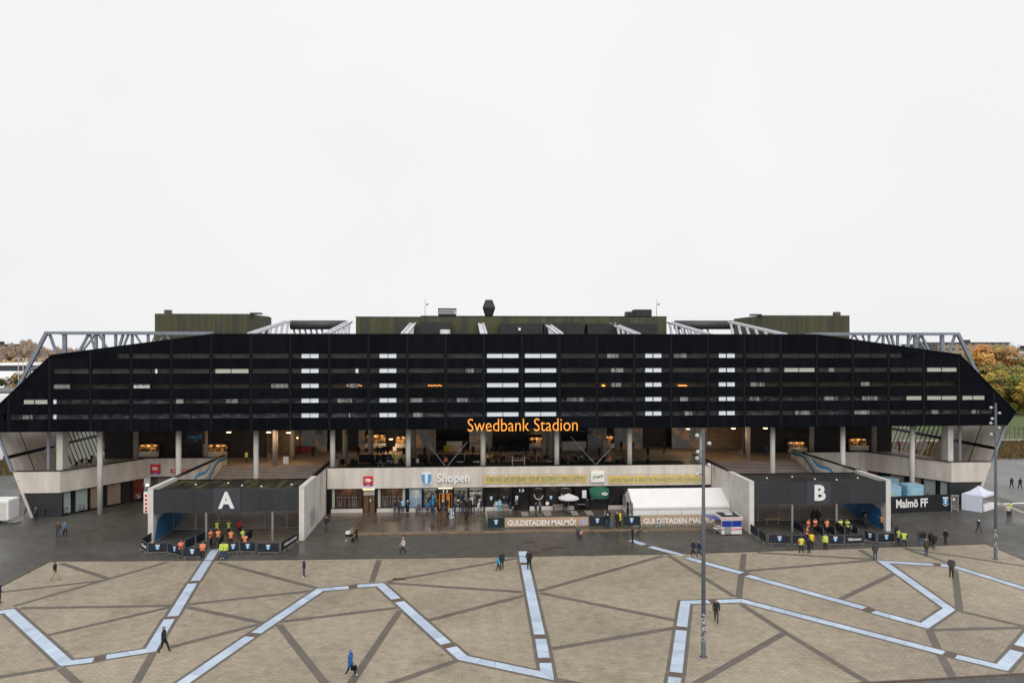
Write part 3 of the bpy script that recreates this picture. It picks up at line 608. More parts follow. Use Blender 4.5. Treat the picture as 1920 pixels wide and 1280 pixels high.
for px, t_ in ((797, 560), (1231, 560)):
    q = W(px, 593, 114.5); zt = Z(px, t_, 114.5); b = MB(); b.tube(q, (q.x, q.y, zt), .05, .025, n=6); b.tube((q.x, q.y, zt-.9), (q.x+.35, q.y, zt-.9), .03, n=6); b.lathe([(.02, 0), (.16, .05), (.16, .25), (.02, .3)], (q.x+.35, q.y, zt-1.0), 8); b.build('mast_antenna', GALV, stad)
# side frames of blue-grey steel at both ends
for sg in (-1, 1):
    M_ = lambda h, z, y: Vector((XC+sg*h, y, z))
    zc = 21.2+26*101/1400*1.0
    webs = ((91, 108, 20.0, .3), (119, 119, 20, .44), (164, 139, 20.2, .3), (177, 141, 20.2, .22), (167, 181, 20.2, .24), (178, 178, 20.4, .34), (183, 208, 20.6, .22), (192, 192, 20.5, .3), (215, 215, 20.8, .3), (229, 218, 20.8, .3), (239, 224, 20.8, .24), (246, 246, 21, .3), (252, 272, 21.2, .22), (276, 276, 21.3, .3), (290, 278, 21.3, .22), (307, 288, 21.6, .22), (309, 324, 21.8, .2))
    h_ = lambda px, yy: XC-X(px, yy)
    yy = 101.0; zc = 23.02; b = MB(); b.bar(M_(h_(400, yy), zc, yy), M_(h_(88, yy), zc, yy), .36, .36); fr_ = b.build('end_truss', STEELB, stad)
    b = MB(); b.bar(M_(h_(88, yy), zc+.1, yy), M_(h_(24, yy), 14.6, yy), .42, .42); b.build('leg', STEELB, fr_)
    for a_, c_, zb_, w_ in webs: b = MB(); b.bar(M_(h_(a_, yy), zc-.18, yy+.3), M_(h_(c_, yy), zb_-.6, yy+.3), w_, w_); b.build('brace', STEELB, fr_)
    b = MB(); b.bar(M_(h_(57, yy), 18.3, yy), M_(h_(84, yy), 18.9, yy), .22, .22); b.build('brace', STEELB, fr_); b = MB(); b.bar(M_(h_(55, yy), 18.2, yy), M_(h_(60, yy), 16.4, yy), .22, .22); b.build('brace', STEELB, fr_)
    yy = 106.0; b = MB(); b.bar(M_(h_(400, yy), 23.0, yy), M_(h_(112, yy), 23.0, yy), .3, .3); b.build('end_truss', STEELB, stad)

# ================================================================ gates A and B
def gate(nm, x0, x1, letter, lx0, lx1, pl0, pl1, posts, sg):
    """entrance block: side walls, fascia of vertical panels, flat mossy roof, gate bars behind"""
    y0 = 83.2; t = thing('entrance_gate', f'dark panelled entrance gate with mossy flat roof and white letter {letter}', 'gate building', ((x0+x1)/2, y0, 0))
    yl = 108.3; zt = 5.85
    for s_, xx, yend in ((-1, x0, yl if sg < 0 else 105.0), (1, x1, 105.0 if sg < 0 else yl)):
        a_, c_ = (xx, xx+.55) if s_ < 0 else (xx-.55, xx)
        k = 4; 
        for i in range(k):
            u, v = y0-.1+(yend-y0)*i/k, y0-.1+(yend-y0)*(i+1)/k
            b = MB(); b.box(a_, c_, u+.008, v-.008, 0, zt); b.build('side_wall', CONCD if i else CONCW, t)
        b = MB(); b.box(a_-.03, c_+.03, 90, yend, zt, zt+.07); b.build('wall_coping', BLACKF, t)
        b = MB(); b.box(a_-.02, c_+.02, y0-.12, 90, zt, zt+.04); b.build('wall_coping', OFFW, t)
    xa, xb = x0+.56, x1-.56; n = 7
    FAS = mat('slate_grey_panel', (.027, .029, .034), .5, var=.12, scale=.8, stretch=(1, 1, .3)); FAS2 = mat('blue_grey_panel', (.042, .047, .060), .5, var=.1)
    cuts = [xa+(pl0-xa)*i/3 for i in range(3)]+[pl0, pl1]+[pl1+(xb-pl1)*(i+1)/3 for i in range(3)]
    for i in range(len(cuts)-1):
        f2 = abs(cuts[i]-pl0) < .01; b = MB(); b.box(cuts[i]+.008, cuts[i+1]-.008, y0-(.05 if f2 else random.uniform(0, .01)), y0+.3, 3.22, 5.72); b.build('fascia_panel', FAS2 if f2 else FAS, t)
    b = MB(); b.box(xa, xb, y0+.02, 90.1, 5.2, 5.5); rf = b.build('roof', MOSS if sg < 0 else TARROOF, t)
    b = MB(); b.box(xa, xb, y0+.31, y0+.5, 5.5, 5.62); b.box(xa, xb, 89.95, 90.12, 5.5, 5.6); b.build('roof_upstand', BLACKF, rf)
    for px_, py_ in ((.42, .7), (.55, .45), (.7, .35), (.2, .6), (.9, .5)):
        b = MB(); b.lathe([(.11, 0), (.09, .1), (.02, .14)], (xa+(xb-xa)*px_, y0+6.5*py_, 5.5), 8); b.build('roof_dome', WHITE, rf)
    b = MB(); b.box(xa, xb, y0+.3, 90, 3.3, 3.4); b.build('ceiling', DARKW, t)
    for xx in posts:
        b = MB(); b.tube((xx, y0+.15, 0), (xx, y0+.15, 3.22), .13, n=10); b.build('post', GALV, t)
    # bar gates
    yb = 88.6; k = 6
    for i in range(k):
        u, v = xa+(xb-xa)*i/k, xa+(xb-xa)*(i+1)/k
        if (sg < 0 and i == 3) or (sg > 0 and i in (2, 5)): continue
        b = MB()
        for xx in (u+.06, v-.06): b.bar((xx, yb, 0), (xx, yb, 2.9), .08, .08)
        for zz in (.12, 2.85): b.bar((u+.06, yb, zz), (v-.06, yb, zz), .06, .06)
        gp = b.build('gate_leaf', GALV, t); b = MB(); m_ = 14
        for j in range(1, m_): xx = u+.06+(v-u-.12)*j/m_; b.bar((xx, yb, .14), (xx, yb, 2.83), .022, .022)
        b.build('bars', mat('dull_bars', (.13, .12, .10), .5, metal=.3, var=.1), gp)
    # painted inner faces of the side walls: blue flank and pale wave bands
    if sg < 0: xi = x0+.553; s2 = 1
    else: xi = x1-.553; s2 = -1
    def wallpaint(pts, m, o_): b = MB(); b.sheet([(xi+s2*o_, y, z) for y, z in pts]); return b.build('wall_mural', m, t)
    wallpaint([(83.4, .05), (94.5, .05), (100, 2.6), (97, 3.3), (92, 3.3), (84.3, 2.3)], BLUEM, .004)
    for o_, m_ in ((0, BLUEM), (.55, PALEB), (1.1, WHITE), (1.5, SKYB)):
        pts = []; top = []
        for i in range(15):
            y = 95.5+i*.9; zz = (y-89.2)*.264+.85+o_*1.0+.45*math.sin(y*.8); pts.append((y, min(5.7, zz))); top.append((y, min(5.75, zz+.4)))
        wallpaint(pts+top[::-1], m_, .008+.002*o_)
    if sg < 0: MB().box(x1+.003, x1+.012, 86.2, 89.0, .6, 2.5).build('wall_poster', mat('faded_poster', (.28, .28, .28), .6, col2=(.5, .49, .47), scale=1.5), t)
    lt = thing('gate_letter_sign', f'large white letter {letter} on the grey fascia of its entrance gate', 'sign', ((lx0+lx1)/2, y0-.06, 3.5))
    letters(letter, lx0, lx1, 3.62, 5.42, y0-.055, .16, WHITE, lt, bold=.035)
    return t
ga = gate('A', -34.25, -17.6, 'A', X(410, 83.2), X(440, 83.2), X(400, 83.2), X(451, 83.2), [X(387, 83.4), X(401, 83.4)+6.3], -1)
gb = gate('B', 32.3, 48.95, 'B', X(1526, 83.2), X(1546.5, 83.2), X(1512, 83.2), X(1557, 83.2), [X(1485, 83.4), X(1568, 83.4)], 1)
# vertical red and white sign on the outer flank of gate A
t = thing('projecting_wall_sign', 'narrow upright white sign with red lettering on the corner of gate A', 'sign', (-34.4, 83.3, 4))
MB().box(-34.75, -34.27, 83.25, 83.4, 3.2, 5.5).build('panel', WHITE, t); 
for i, zz in enumerate((5.1, 4.65, 4.2, 3.75, 3.4)): MB().box(-34.62, -34.40, 83.22, 83.249, zz-.13, zz+.13).build('red_letter_block', RED, t)

# ================================================================ shop front under the terrace
YS = 96.35
def sx(p): return X(p, YS)
b = MB(); b.box(xl, xr, 99.2, 99.5, 0, 3.2); b.build('shop_back_wall', mat('shop_interior', (.09, .05, .03), .7, col2=(.02, .02, .022), scale=.8), stad)
b = MB(); b.box(xl, xr, YP+.36, 99.2, 3.1, 3.17); b.build('shop_ceiling', mat('shop_ceiling', (.2, .18, .16), .7), stad)
segs = [('wall', 612.5, 621), ('gym', 621, 680), ('door', 680, 704), ('wall', 704, 707), ('gym', 707, 761), ('wall', 761, 766), ('poster', 766, 792), ('shop', 793, 820), ('door11', 821, 849), ('shop', 850, 878), ('step', 879, 906), ('wall', 906, 911), ('bar', 911, 936), ('bar', 936, 963), ('door13', 964, 992), ('bar', 993, 1022), ('bar', 1022, 1049), ('bar', 1049, 1077), ('wall', 1077, 1106), ('doorg', 1106, 1140), ('bar', 1140, 1168), ('bar', 1168, 1195), ('bar', 1195, 1225), ('bar', 1225, 1255), ('bar', 1255, 1285), ('bar', 1285, 1332)]
for px, e, c in ((650, 70, (1, .75, .5)), (735, 70, (1, .75, .5)), (806, 130, (1, .85, .7)), (865, 130, (1, .85, .7)), (892, 110, (1, .85, .7)), (950, 40, (1, .8, .6)), (1040, 40, (1, .8, .6))):   # lit shops: ceiling lamps behind the glass
    q = Vector((sx(px), YS+.9, 2.98)); lp = MB().box(q.x-.6, q.x+.6, q.y-.08, q.y+.08, q.z, q.z+.06).build('shop_lamp', MATS.get('lit_bar') or mat('lit_bar', (1, .8, .55), .5, var=0, emit=.8), stad)
    l = bpy.data.lights.new('shop_glow', 'POINT'); l.energy = e*.5; l.color = c; l.shadow_soft_size = .7; l.specular_factor = .1; lo = link(bpy.data.objects.new('shop_glow', l)); lo.location = q-Vector((0, 0, .15)); adopt(lo, stad)
PL = mat('cream_plinth', (.60, .56, .50), .6, var=.06)
GYM = mat('gym_curtain', (.20, .075, .03), .7, col2=(.035, .025, .022), scale=1.6, stretch=(3, 1, .6)); CURT = mat('pale_curtain', (.55, .55, .46), .7, var=.1, stretch=(9, 1, .2))
GOODS = mat('shop_goods', (.42, .34, .25), .6, col2=(.03, .05, .07), scale=2.6, detail=6, lo=.45, hi=.55)
for kind, a_, c_ in segs:
    x0, x1 = sx(a_), sx(c_)
    if kind == 'wall': MB().box(x0, x1, YP+.15, YS+.2, .1, 3.18).build('pier', BLACKF, stad); continue
    if kind.startswith('door'):
        b = MB(); b.box(x0, x0+.1, YS-.1, YS+.1, .1, 3.17); b.box(x1-.1, x1, YS-.1, YS+.1, .1, 3.17); b.box(x0+.1, x1-.1, YS-.1, YS+.1, 3.0, 3.17); dr = b.build('shop_door', BLACKF, stad)
        xm = (x0+x1)/2
        if kind == 'door':
            MB().box(x0+.1, x1-.1, YS-.06, YS, 2.28, 3.0).build('transom_panel', mat('corrugated_cream', (.42, .40, .32), .6, var=.15, stretch=(14, 1, .1)), dr)
            for p, q in ((x0+.12, xm-.06), (xm+.06, x1-.12)): MB().box(p, q, YS-.05, YS+.02, .12, 2.25).build('door_leaf', BROWN, dr)
            MB().box(xm+.1, xm+.22, YS-.08, YS-.051, 1.45, 1.75).build('notice', WHITE, dr)
        elif kind == 'door11':
            MB().box(x0+.1, x1-.1, YS+.05, YS+.08, 2.35, 3.0).build('transom_panel', mat('dark_transom', (.03, .02, .015), .5), dr)
            MB().box(x0+.1, x1-.1, YS+1.6, YS+1.7, .1, 2.3).build('lit_interior', mat('orange_interior', (.75, .30, .05), .6, var=.25, scale=1.5, emit=.35), dr)
            for p in (x0+.35, xm, x1-.3): MB().box(p-.12, p+.14, YS+.7, YS+.95, .1, 2.1).build('clothes_display', mat('dark_clothes', (.02, .018, .016), .8), dr)
            MB().box(x0+.05, x1-.05, YS-.35, YS-.12, 3.02, 3.16).build('door_light_bar', mat('lit_bar', (1, .8, .55), .5, var=0, emit=.8), dr)
        else:
            MB().box(x0+.1, x1-.1, YS-.02, YS+.02, .12, 3.0).build('door_leaf', mat('black_gloss_door', (.01, .01, .012), .15, var=0), dr)
            MB().box(x0+.16, x0+.5, YS-.04, YS-.021, 1.4, 1.95).build('notice', WHITE, dr)
        if kind in ('door11', 'door13'):
            letters(kind[4:], xm-.3, xm+.3, 2.45, 2.85, YS-.03, .03, WHITE, dr, bold=.02)
        continue
    b = MB(); b.box(x0, x1, YP+.12, YS+.1, .1, .58); pl = b.build('plinth', PL, stad)
    b = MB(); b.box(x0, x0+.07, YS-.08, YS+.06, .585, 3.17); b.box(x1-.07, x1, YS-.08, YS+.06, .585, 3.17); b.box(x0+.07, x1-.07, YS-.08, YS+.06, 3.08, 3.17); b.box(x0+.07, x1-.07, YS-.08, YS+.06, .585, .66)
    if kind == 'gym': xm = (x0+x1)/2; b.box(xm-.05, xm+.05, YS-.08, YS+.06, .66, 3.08)
    wn = b.build('shop_window', BLACKF, stad)
    if kind == 'gym':
        for p, q in ((x0+.07, xm-.05), (xm+.05, x1-.07)): MB().box(p, q, YS-.02, YS-.01, .66, 3.08).build('pane', GLASS, wn)
        MB().box(x0+.1, x1-.1, YS+1.4, YS+1.45, .3, 3.05).build('curtain', GYM, wn); MB().box(x0+.09, x0+.42, YS+.1, YS+.13, .67, 3.06).build('curtain', CURT, wn)
        if a_ > 700: MB().box(x1-.42, x1-.09, YS+.1, YS+.13, .67, 3.06).build('curtain', CURT, wn)
        for k in range(3):
            q = x0+.95+k*.95; b = MB(); b.bar((q-.3, YS+.7, .6), (q-.25, YS+.7, 1.9), .06, .06); b.bar((q+.3, YS+.7, .6), (q+.25, YS+.7, 1.9), .06, .06); b.bar((q-.35, YS+.7, 1.9), (q+.35, YS+.7, 1.9), .07, .07); b.bar((q, YS+.6, .6), (q, YS+.6, 1.5), .12, .1); b.bar((q-.3, YS+.7, .9), (q+.3, YS+.7, .9), .05, .05); b.build('exercise_machine', GALV, wn)
    else:
        MB().box(x0+.07, x1-.07, YS-.02, YS-.01, .66, 3.08).build('pane', GLASS, wn)
        if kind == 'poster':
            MB().box(x0+.1, x1-.1, YS+.03, YS+.05, .68, 3.05).build('window_poster', mat('jersey_poster', (.22, .33, .46), .5, col2=(.48, .60, .72), scale=.9), wn)
            cx_ = (x0+x1)/2; b = MB(); b.prism([(cx_-.35, 2.9), (cx_-.12, 1.95), (cx_+.1, 1.75), (cx_+.3, 2.0), (cx_+.45, 2.9)], YS+.012, YS+.03); b.build('poster_motif', mat('poster_white', (.75, .66, .55), .5), wn)
        elif kind in ('shop', 'step'):
            MB().box(x0+.1, x1-.1, YS+.75, YS+.8, .7, 2.7).build('display', GOODS, wn)
            MB().box(x0+.09, x1-.09, YS+.05, YS+.07, 2.78, 3.06).build('roller_blind', CURT, wn)
            for k in range(4):
                q = x0+.3+random.random()*(x1-x0-.6); h = random.uniform(1.0, 1.8); b = MB(); b.lathe([(.05, 0), (.2, .25*h), (.16, .5*h), (.24, .8*h), (.05, h), (.08, h*1.08), (.01, h*1.15)], (q, YS+.45, .6), 8); b.build('mannequin', random.choice([SKYB, NAVY, WHITE, DARKBOX]), wn)
            if kind == 'step': letters('STEP OUT', x0+.15, x1-.15, 2.25, 2.5, YS-.03, .02, WHITE, wn, bold=.02)
        else:
            MB().box(x0+.08, x1-.08, YS+1.2, YS+1.25, .6, 3.1).build('dark_interior', mat('bar_interior', (.012, .013, .014), .5, col2=(.04, .03, .025), scale=1.1), wn)
for px in (1012, 1063):                       # ring stickers on the dark glass
    q = sx(px-2); t_ = MB(); n = 22
    for i in range(n):
        a0, a1 = math.pi*(1.05+1.0*i/n)-.3, math.pi*(1.05+1.0*(i+1)/n)-.3
        t_.prism([(q+.62*math.cos(a0), 2.05+.62*math.sin(a0)), (q+.62*math.cos(a1), 2.05+.62*math.sin(a1)), (q+.52*math.cos(a1), 2.05+.52*math.sin(a1)), (q+.52*math.cos(a0), 2.05+.52*math.sin(a0))], YS-.03, YS-.022)
    t_.prism([(q-.7, 2.75), (q-.2, 2.92), (q+.1, 2.9), (q+.65, 2.72), (q+.1, 2.84), (q-.2, 2.86)], YS-.03, YS-.022)
    t_.build('window_sticker', OFFW, stad)
for px in (921, 1033): emblem(sx(px), 1.65, .36, .5, YS-.03, stad, SKYB, WHITE, 'window_sticker', ribbon=False)
b = MB(); b.box(sx(1091), sx(1099), YP+.10, YP+.149, 1.6, 2.6); b.build('menu_board', WHITE, stad)
b = MB(); b.lathe([(.02, 0), (.24, .0), (.24, .03), (.02, .03)], (0, 0, 0), 16); o = b.build('window_sticker', WHITE, stad)
o.data.transform(Matrix.Translation((sx(1026), YS-.05, .95)) @ Matrix.Rotation(R(90), 4, 'X'))
b = MB(); b.box(sx(681), sx(703), YP-.25, YP-.01, 3.05, 3.15); b.build('door_light_bar', MATS['lit_bar'], stad)

# ================================================================ signs on the building
def sign(name, label, px, py, y, cat='sign', group=None): q = W(px, py, y); return thing(name, label, cat, q, 0, group)
t = sign('stadium_name_sign', 'glowing orange stadium name in rounded letters along the black facade', 980, 808, YB-.2)
letters('Swedbank Stadion', X(877, YB-.2), X(1083, YB-.2), Z(980, 807.5, YB), Z(980, 784, YB), YB-.12, .12, ORANGE, t, bold=-.010)
t = sign('shop_letter_sign', 'white three-dimensional shop name letters on the concrete parapet', 850, 907, YP-.2)
letters('Shopen', X(819, YP), X(881, YP), Z(850, 908, YP), Z(850, 887, YP), YP-.06, .14, WHITE, t, bold=.03)
t = sign('club_crest', 'light blue and white shield crest on the parapet beside the shop letters', 799.5, 908, YP-.1)
emblem(X(799.5, YP), Z(799, 896.5, YP), 1.2, 1.75, YP-.06, t, SKYB, WHITE, 'shield')
MB().box(X(799.5, YP)-.1, X(799.5, YP)+.1, YP-.06, YP-.001, Z(799, 900, YP), Z(799, 893, YP)).build('bracket', GALV, t)
def redlogo(label, px, py, y, s=1.2):
    t = sign('square_logo_sign', label, px, py+9, y-.1); q = W(px, py, y)
    b = MB(); b.box(q.x-s/2, q.x+s/2, y-.12, y-.005, q.z-s/2+.17, q.z+s/2); b.build('red_plate', RED, t)
    b = MB(); b.box(q.x-s/2, q.x+s/2, y-.12, y-.005, q.z-s/2, q.z-s/2+.165); p_ = b.build('blue_strip', mat('violet_blue', (.09, .04, .40), .4), t)
    MB().box(q.x-.17, q.x+.17, y-.125, y-.121, q.z-s/2+.05, q.z-s/2+.12).build('strip_lettering', WHITE, p_)
    bl_ = MB(); rr = random.Random(5)
    for k in range(7):                      # interlaced brush strokes
        a_ = k*.9; ox, oz = .16*math.cos(a_*1.7), .09+.1*math.sin(a_)
        pts = []; n = 14
        for i in range(n): th = 2*math.pi*i/n; pts.append((q.x+ox+.22*math.cos(th)*(1+.2*math.sin(3*th)), q.z+oz+.12*math.sin(th)))
        for i in range(n):
            p, r_ = pts[i], pts[(i+1) % n]; bl_.bar((p[0], y-.128-.001*k, p[1]), (r_[0], y-.128-.001*k, r_[1]), .01, .055)
    bl_.build('brush_mark', WHITE, t)
    return t
redlogo('square red sign with white brush mark on the centre parapet above the brown door', 690.5, 901, YP)
redlogo('square red sign with white brush mark on the recessed left wing parapet', 291.5, 879, 106.55, 1.38)
t = sign('red_name_board', 'long red board with white capitals on the left wing, partly behind a column', 345, 887, 106.5)
q0, q1 = W(320, 886, 106.5), W(366, 879, 106.5); MB().box(q0.x, q1.x, 106.45, 106.56, q0.z, q1.z).build('board', RED, t); letters('FRISKIS', q0.x+.3, q1.x+.3, q0.z+.13, q1.z-.13, 106.445, .03, WHITE, t, bold=.015)
YEL = mat('yellow_fascia', (.70, .47, .12), .5, col2=(.56, .43, .18), scale=1.5, lo=.4, hi=.6); GREENL = mat('green_lettering', (.09, .27, .20), .5, var=.2)
def barsign(label, px0, px1, txt, nl):
    t = sign('bar_banner', label, (px0+px1)/2, 908, YP-.1); x0, x1 = X(px0, YP), X(px1, YP); z0, z1 = Z(px0, 906, YP), Z(px0, 891.5, YP)
    MB().box(x0, x1, YP-.1, YP-.005, z0, z1).build('board', YEL, t); letters(txt, x0+.3, x1-.2, z0+.2, z1-.2, YP-.1, .02, GREENL, t, bold=-.002)
    for k in range(nl):
        q = x0+(x1-x0)*(k+.5)/nl; b = MB(); b.tube((q, YP-.02, z1+.06), (q, YP-.55, z1+.12), .02, n=6); b.build('lamp_arm', GALV, t)
        b = MB(); b.lathe([(.10, -.06), (.10, .02), (.02, .07)], (q, YP-.58, z1+.07), 8); b.build('spotlight', WHITE, t)
    MB().box(x0, x1, YP-.06, YP-.005, z1+.2, z1+.26).build('rail', OFFW, t); return t
barsign('yellow bar banner with green capitals between shop letters and white box sign', 907, 1099, 'THE NR1 SPORTSBAR! YOUR SECOND LIVING ROOM', 7)
barsign('yellow bar banner with green capitals behind the lamp mast', 1140, 1322, 'SPORTSBAR & RESTAURANG MALMÖ HANDLES', 6)
t = sign('illuminated_box_sign', 'white rounded box sign with slanted script between two yellow banners', 1120, 904, YP-.3)
x0, x1, z0, z1 = X(1107, YP), X(1133, YP), Z(1120, 904, YP), Z(1120, 882.5, YP); o = MB().box(x0, x1, YP-.3, YP-.005, z0, z1).build('box', mat('cream_box', (.85, .84, .78), .4, var=.02), t); bevel(o, .15, 4)
ls = letters("O'Learys", x0+.25, x1-.2, z0+.45, z1-.45, YP-.3, .03, mat('dark_green_script', (.03, .10, .05), .4), t, bold=.01)
for l in ls:
    for v in l.data.vertices: v.co.z += (v.co.x-x0-.8)*.22
t = sign('awning', 'dark green dome awning with white logo over the bar entrance', 1123, 935, YP-1.4, 'awning')
GREEN = mat('green_canvas', (.008, .10, .055), .7, var=.12, scale=2); xa_, xb_ = X(1104, YP), X(1141, YP); xm = (xa_+xb_)/2; n = 12; b = MB(); za_, zb_ = 1.95, 3.15
for i in range(n):
    t0, t1 = math.pi/2*i/n, math.pi/2*(i+1)/n
    for j in range(8):
        u0, u1 = -1+2*j/8, -1+2*(j+1)/8
        P_ = lambda u, t_: (xm+(xb_-xa_)/2*u*(1-.12*(1-math.sin(t_)) if True else 1), YP-.02-1.35*math.cos(t_)*(1-.35*u*u), za_+(zb_-za_)*math.sin(t_)*(1-.25*u*u))
        b.add([P_(u0, t0), P_(u1, t0), P_(u1, t1), P_(u0, t1)], [(0, 1, 2, 3)])
for u in (-1, 1): b.sheet([P_(u, math.pi/2*i/n) for i in range(n+1)]+[(P_(u, 0)[0], YP-.02, za_)])
b.add([P_(-1+2*j/8, 0) for j in range(9)]+[(P_(-1+2*j/8, 0)[0], P_(-1+2*j/8, 0)[1], za_-.22) for j in range(9)], [(j, j+9, j+10, j+1) for j in range(8)])
b.build('canopy', GREEN, t)
q = P_(.45, .35); b = MB(); b.prism([(q[0]-.38+.38+.42*math.cos(i*.524), q[2]+.05+.2*math.sin(i*.524)) for i in range(12)], q[1]-.16, q[1]-.13); b.build('logo', WHITE, t)
b = MB(); b.bar((q[0]-.3, q[1]-.18, q[2]+.0), (q[0]+.3, q[1]-.18, q[2]+.12), .02, .06); b.build('logo_script', GREEN, t)
t = sign('window_name_sign', 'small white lettering sign inside a black facade window band on the left', 265, 728, YB)
q0, q1 = W(250, 727.5, YB), W(280, 721, YB); letters('axians', q0.x, q1.x, q0.z, q1.z, YB+.1, .03, WHITE, t, bold=.02)
for px, wd, label in ((663, 13, 'small glowing orange squiggle sign in a window left of centre, beside white daylight panels'), (815, 12, 'small glowing orange squiggle sign in a window left of the white central daylight panels'), (1133, 2.4, 'tiny round glowing orange lamp in a window right of the central daylight panels'), (1282, 8, 'small glowing orange oval sign in a window above the watery right half')):
    label = label.replace(' above the watery right half', ' between two pairs of white daylight panels')
    q = W(px, 723, YB); t = thing('window_light_sign', label, 'sign', q); b = MB(); n = 9; ww = wd*.067
    for i in range(n): u = q.x-ww+2*ww*i/(n-1); b.lathe([(.02, -.09), (.1, 0), (.02, .09)], (u, YB+.6, q.z+.05*math.sin(i*2.1)), 6)
    b.build('glow_tube', mat('orange_glow', (1, .42, .1), .4, var=0, emit=1.6), t)
q = W(366, 812, 106); t = thing('hanging_terrace_sign', 'dark hanging sign with small light blue lettering above the left stairs', 'sign', q)
letters('Malmö FF', q.x-.9, q.x+.9, Z(366, 822, 106), Z(366, 815, 106), 106, .05, SKYB, t); MB().box(q.x-1.3, q.x+1.3, 106.05, 106.12, Z(366, 832, 106), ZB).build('board', DARKW, t)
b = MB(); b.lathe([(.02, 0), (.14, .12), (.02, .24)], (q.x, 105.98, Z(366, 828, 106)), 6); b.build('light', SKYB, t)

# ================================================================ street furniture and temporary structures
# lamp masts
MAST = mat('dark_grey_mast', (.075, .085, .10), .45, var=.12, scale=3)
def mast(base, h, label, heads):
    t = thing('lamp_mast', label, 'lamp post', base, 0)
    b = MB(); b.lathe([(.26, 0), (.26, .04), (.155, .05), (.15, 3.2), (.095, h)], (0, 0, 0), 14); o = b.build('pole', MAST, t, local=True)
    for p in o.data.polygons: p.use_smooth = len(p.vertices) == 4
    b = MB(); b.lathe([(.162, 1.1), (.160, 3.0)], (0, 0, 0), 14); b.build('stickers', mat('sticker_paper', (.45, .45, .45), .6, col2=(.06, .065, .08), scale=7, lo=.45, hi=.55), o, local=True)
    for z, a in heads:
        dx, dy = math.cos(a), math.sin(a); b = MB(); b.tube((0, 0, z), (dx*.30, dy*.30, z), .035, n=6); ar = b.build('lamp_arm', MAST, t, local=True)
        b = MB(); c = Vector((dx*.42, dy*.42, z)); prof = [(.03, -.14), (.11, -.11), (.15, -.02), (.12, .08), (.04, .13)]; b.lathe(prof, c, 12); b.build('lamp_head', mat('lamp_head_grey', (.52, .53, .54), .35, var=.05), ar, local=True, smooth=True)
    return t
hd = [(.97, 2.9), (.935, .1), (.90, 3.3), (.87, 2.7), (.84, .2), (.80, 3.0)]
g = G(1319, 1231); mast(g, 15.6, 'tall dark lamp mast with stickers standing on the plaza before the white marquee', [(15.6*a, c) for a, c in hd])
g = G(1867, 1048); mast(g, 15.6, 'tall dark lamp mast at the plaza edge beside the white pop-up tent', [(15.6*a, c) for a, c in hd])

# crowd barriers
def barrier(p0, p1, label, group, kind='emblem', name='crowd_barrier'):
    p0 = Vector(p0); p1 = Vector(p1); d = p1-p0; L = d.length; rz = math.atan2(d.y, d.x)
    t = thing(name, label, 'barrier', ((p0.x+p1.x)/2, (p0.y+p1.y)/2, 0), rz, group)
    b = MB(); h = L/2-.04
    for xx in (-h, h): b.tube((xx, 0, .12), (xx, 0, 1.1), .02, n=6)
    for zz in (.16, 1.1): b.tube((-h, 0, zz), (h, 0, zz), .02, n=6)
    b.build('frame', GALV, t, local=True)
    for xx in (-h*.75, h*.75):
        b = MB(); b.tube((xx, -.3, .02), (xx, 0, .2), .02, n=6); b.tube((xx, .3, .02), (xx, 0, .2), .02, n=6); b.build('foot', GALV, t, local=True)
    fl = -1 if math.cos(rz) >= 0 else 1
    b = MB(); n = 8
    for s in (-.025, .025):
        vs = [(-h+2*h*i/n, s+.012*math.sin(i*2.3+L*7), z) for z in (.22, 1.12) for i in range(n+1)]; b.add(vs, [(i, i+1, i+n+2, i+n+1) for i in range(n)] if s < 0 else [(i+n+1, i+n+2, i+1, i) for i in range(n)])
    ban = b.build('banner', NAVY, t, local=True)
    if kind == 'emblem':
        o = emblem(0, .70, .42, .55, -.04, ban, SKYB, WHITE, 'emblem', local=True, ribbon=False)
        if fl > 0: o.rotation_euler = (0, 0, math.pi)
    elif kind == 'text':
        l = letters('Välkommen', -h*.72, h*.72, .52, .82, -.04, .01, WHITE, ban, bold=.02, local=True)
        if fl > 0:
            for q in l: q.rotation_euler = (0, 0, math.pi)
    return t
LA = 'steel crowd barrier with navy crest banner in front of gate A'; LB = 'steel crowd barrier with navy crest banner in front of gate B'
LA2 = 'steel crowd barrier with plain navy cover dividing the entry lanes of gate A'; LB2 = 'steel crowd barrier with navy cover dividing the entry lanes of gate B'
for p, q, k in [((284,1017),(264.5,1030),'n'),((277,1039),(314,1037),'emblem'),((315,1038),(341,1045.5),'emblem'),((343,1047),(378,1046),'emblem'),((425,1038),(449,1036),'emblem'),((450,1036),(480,1037),'emblem'),((482,1038),(524,1038),'emblem')]:
    barrier(G(*p), G(*q), LA, 'barriers before gate A', k)
barrier(G(264.5,1030.5), G(277,1038.5), 'steel crowd barrier with white word on navy at the left corner of gate A', None, 'text')
barrier(G(526,1037.5), G(560,1014), 'steel crowd barrier with white word on navy angled towards the side wall of gate A', None, 'text')
for p, q in [((346,1033),(365,1024)),((367,1023),(386,1014)),((392,1034),(398,1016)),((407,1033),(419,1017)),((412,1041),(424,1038)),((455,1022),(473,1010))]: barrier(G(*p), G(*q), LA2, 'lane barriers of gate A', 'n')
for p, q, k in [((1407,1000),(1422,1010),'emblem'),((1422.5,1010.5),(1437,1020),'emblem'),((1440,1021),(1483,1022),'emblem'),((1485,1022),(1512,1022.5),'n'),((1550,1022),(1582,1022.5),'emblem'),((1621,1013),(1643,1019),'emblem'),((1645,1019.5),(1678,1018),'emblem')]:
    barrier(G(*p), G(*q), LB, 'barriers before gate B', k)
barrier(G(1583.5,1022.5), G(1620,1021), 'steel crowd barrier with white welcome word on navy before gate B', None, 'text')
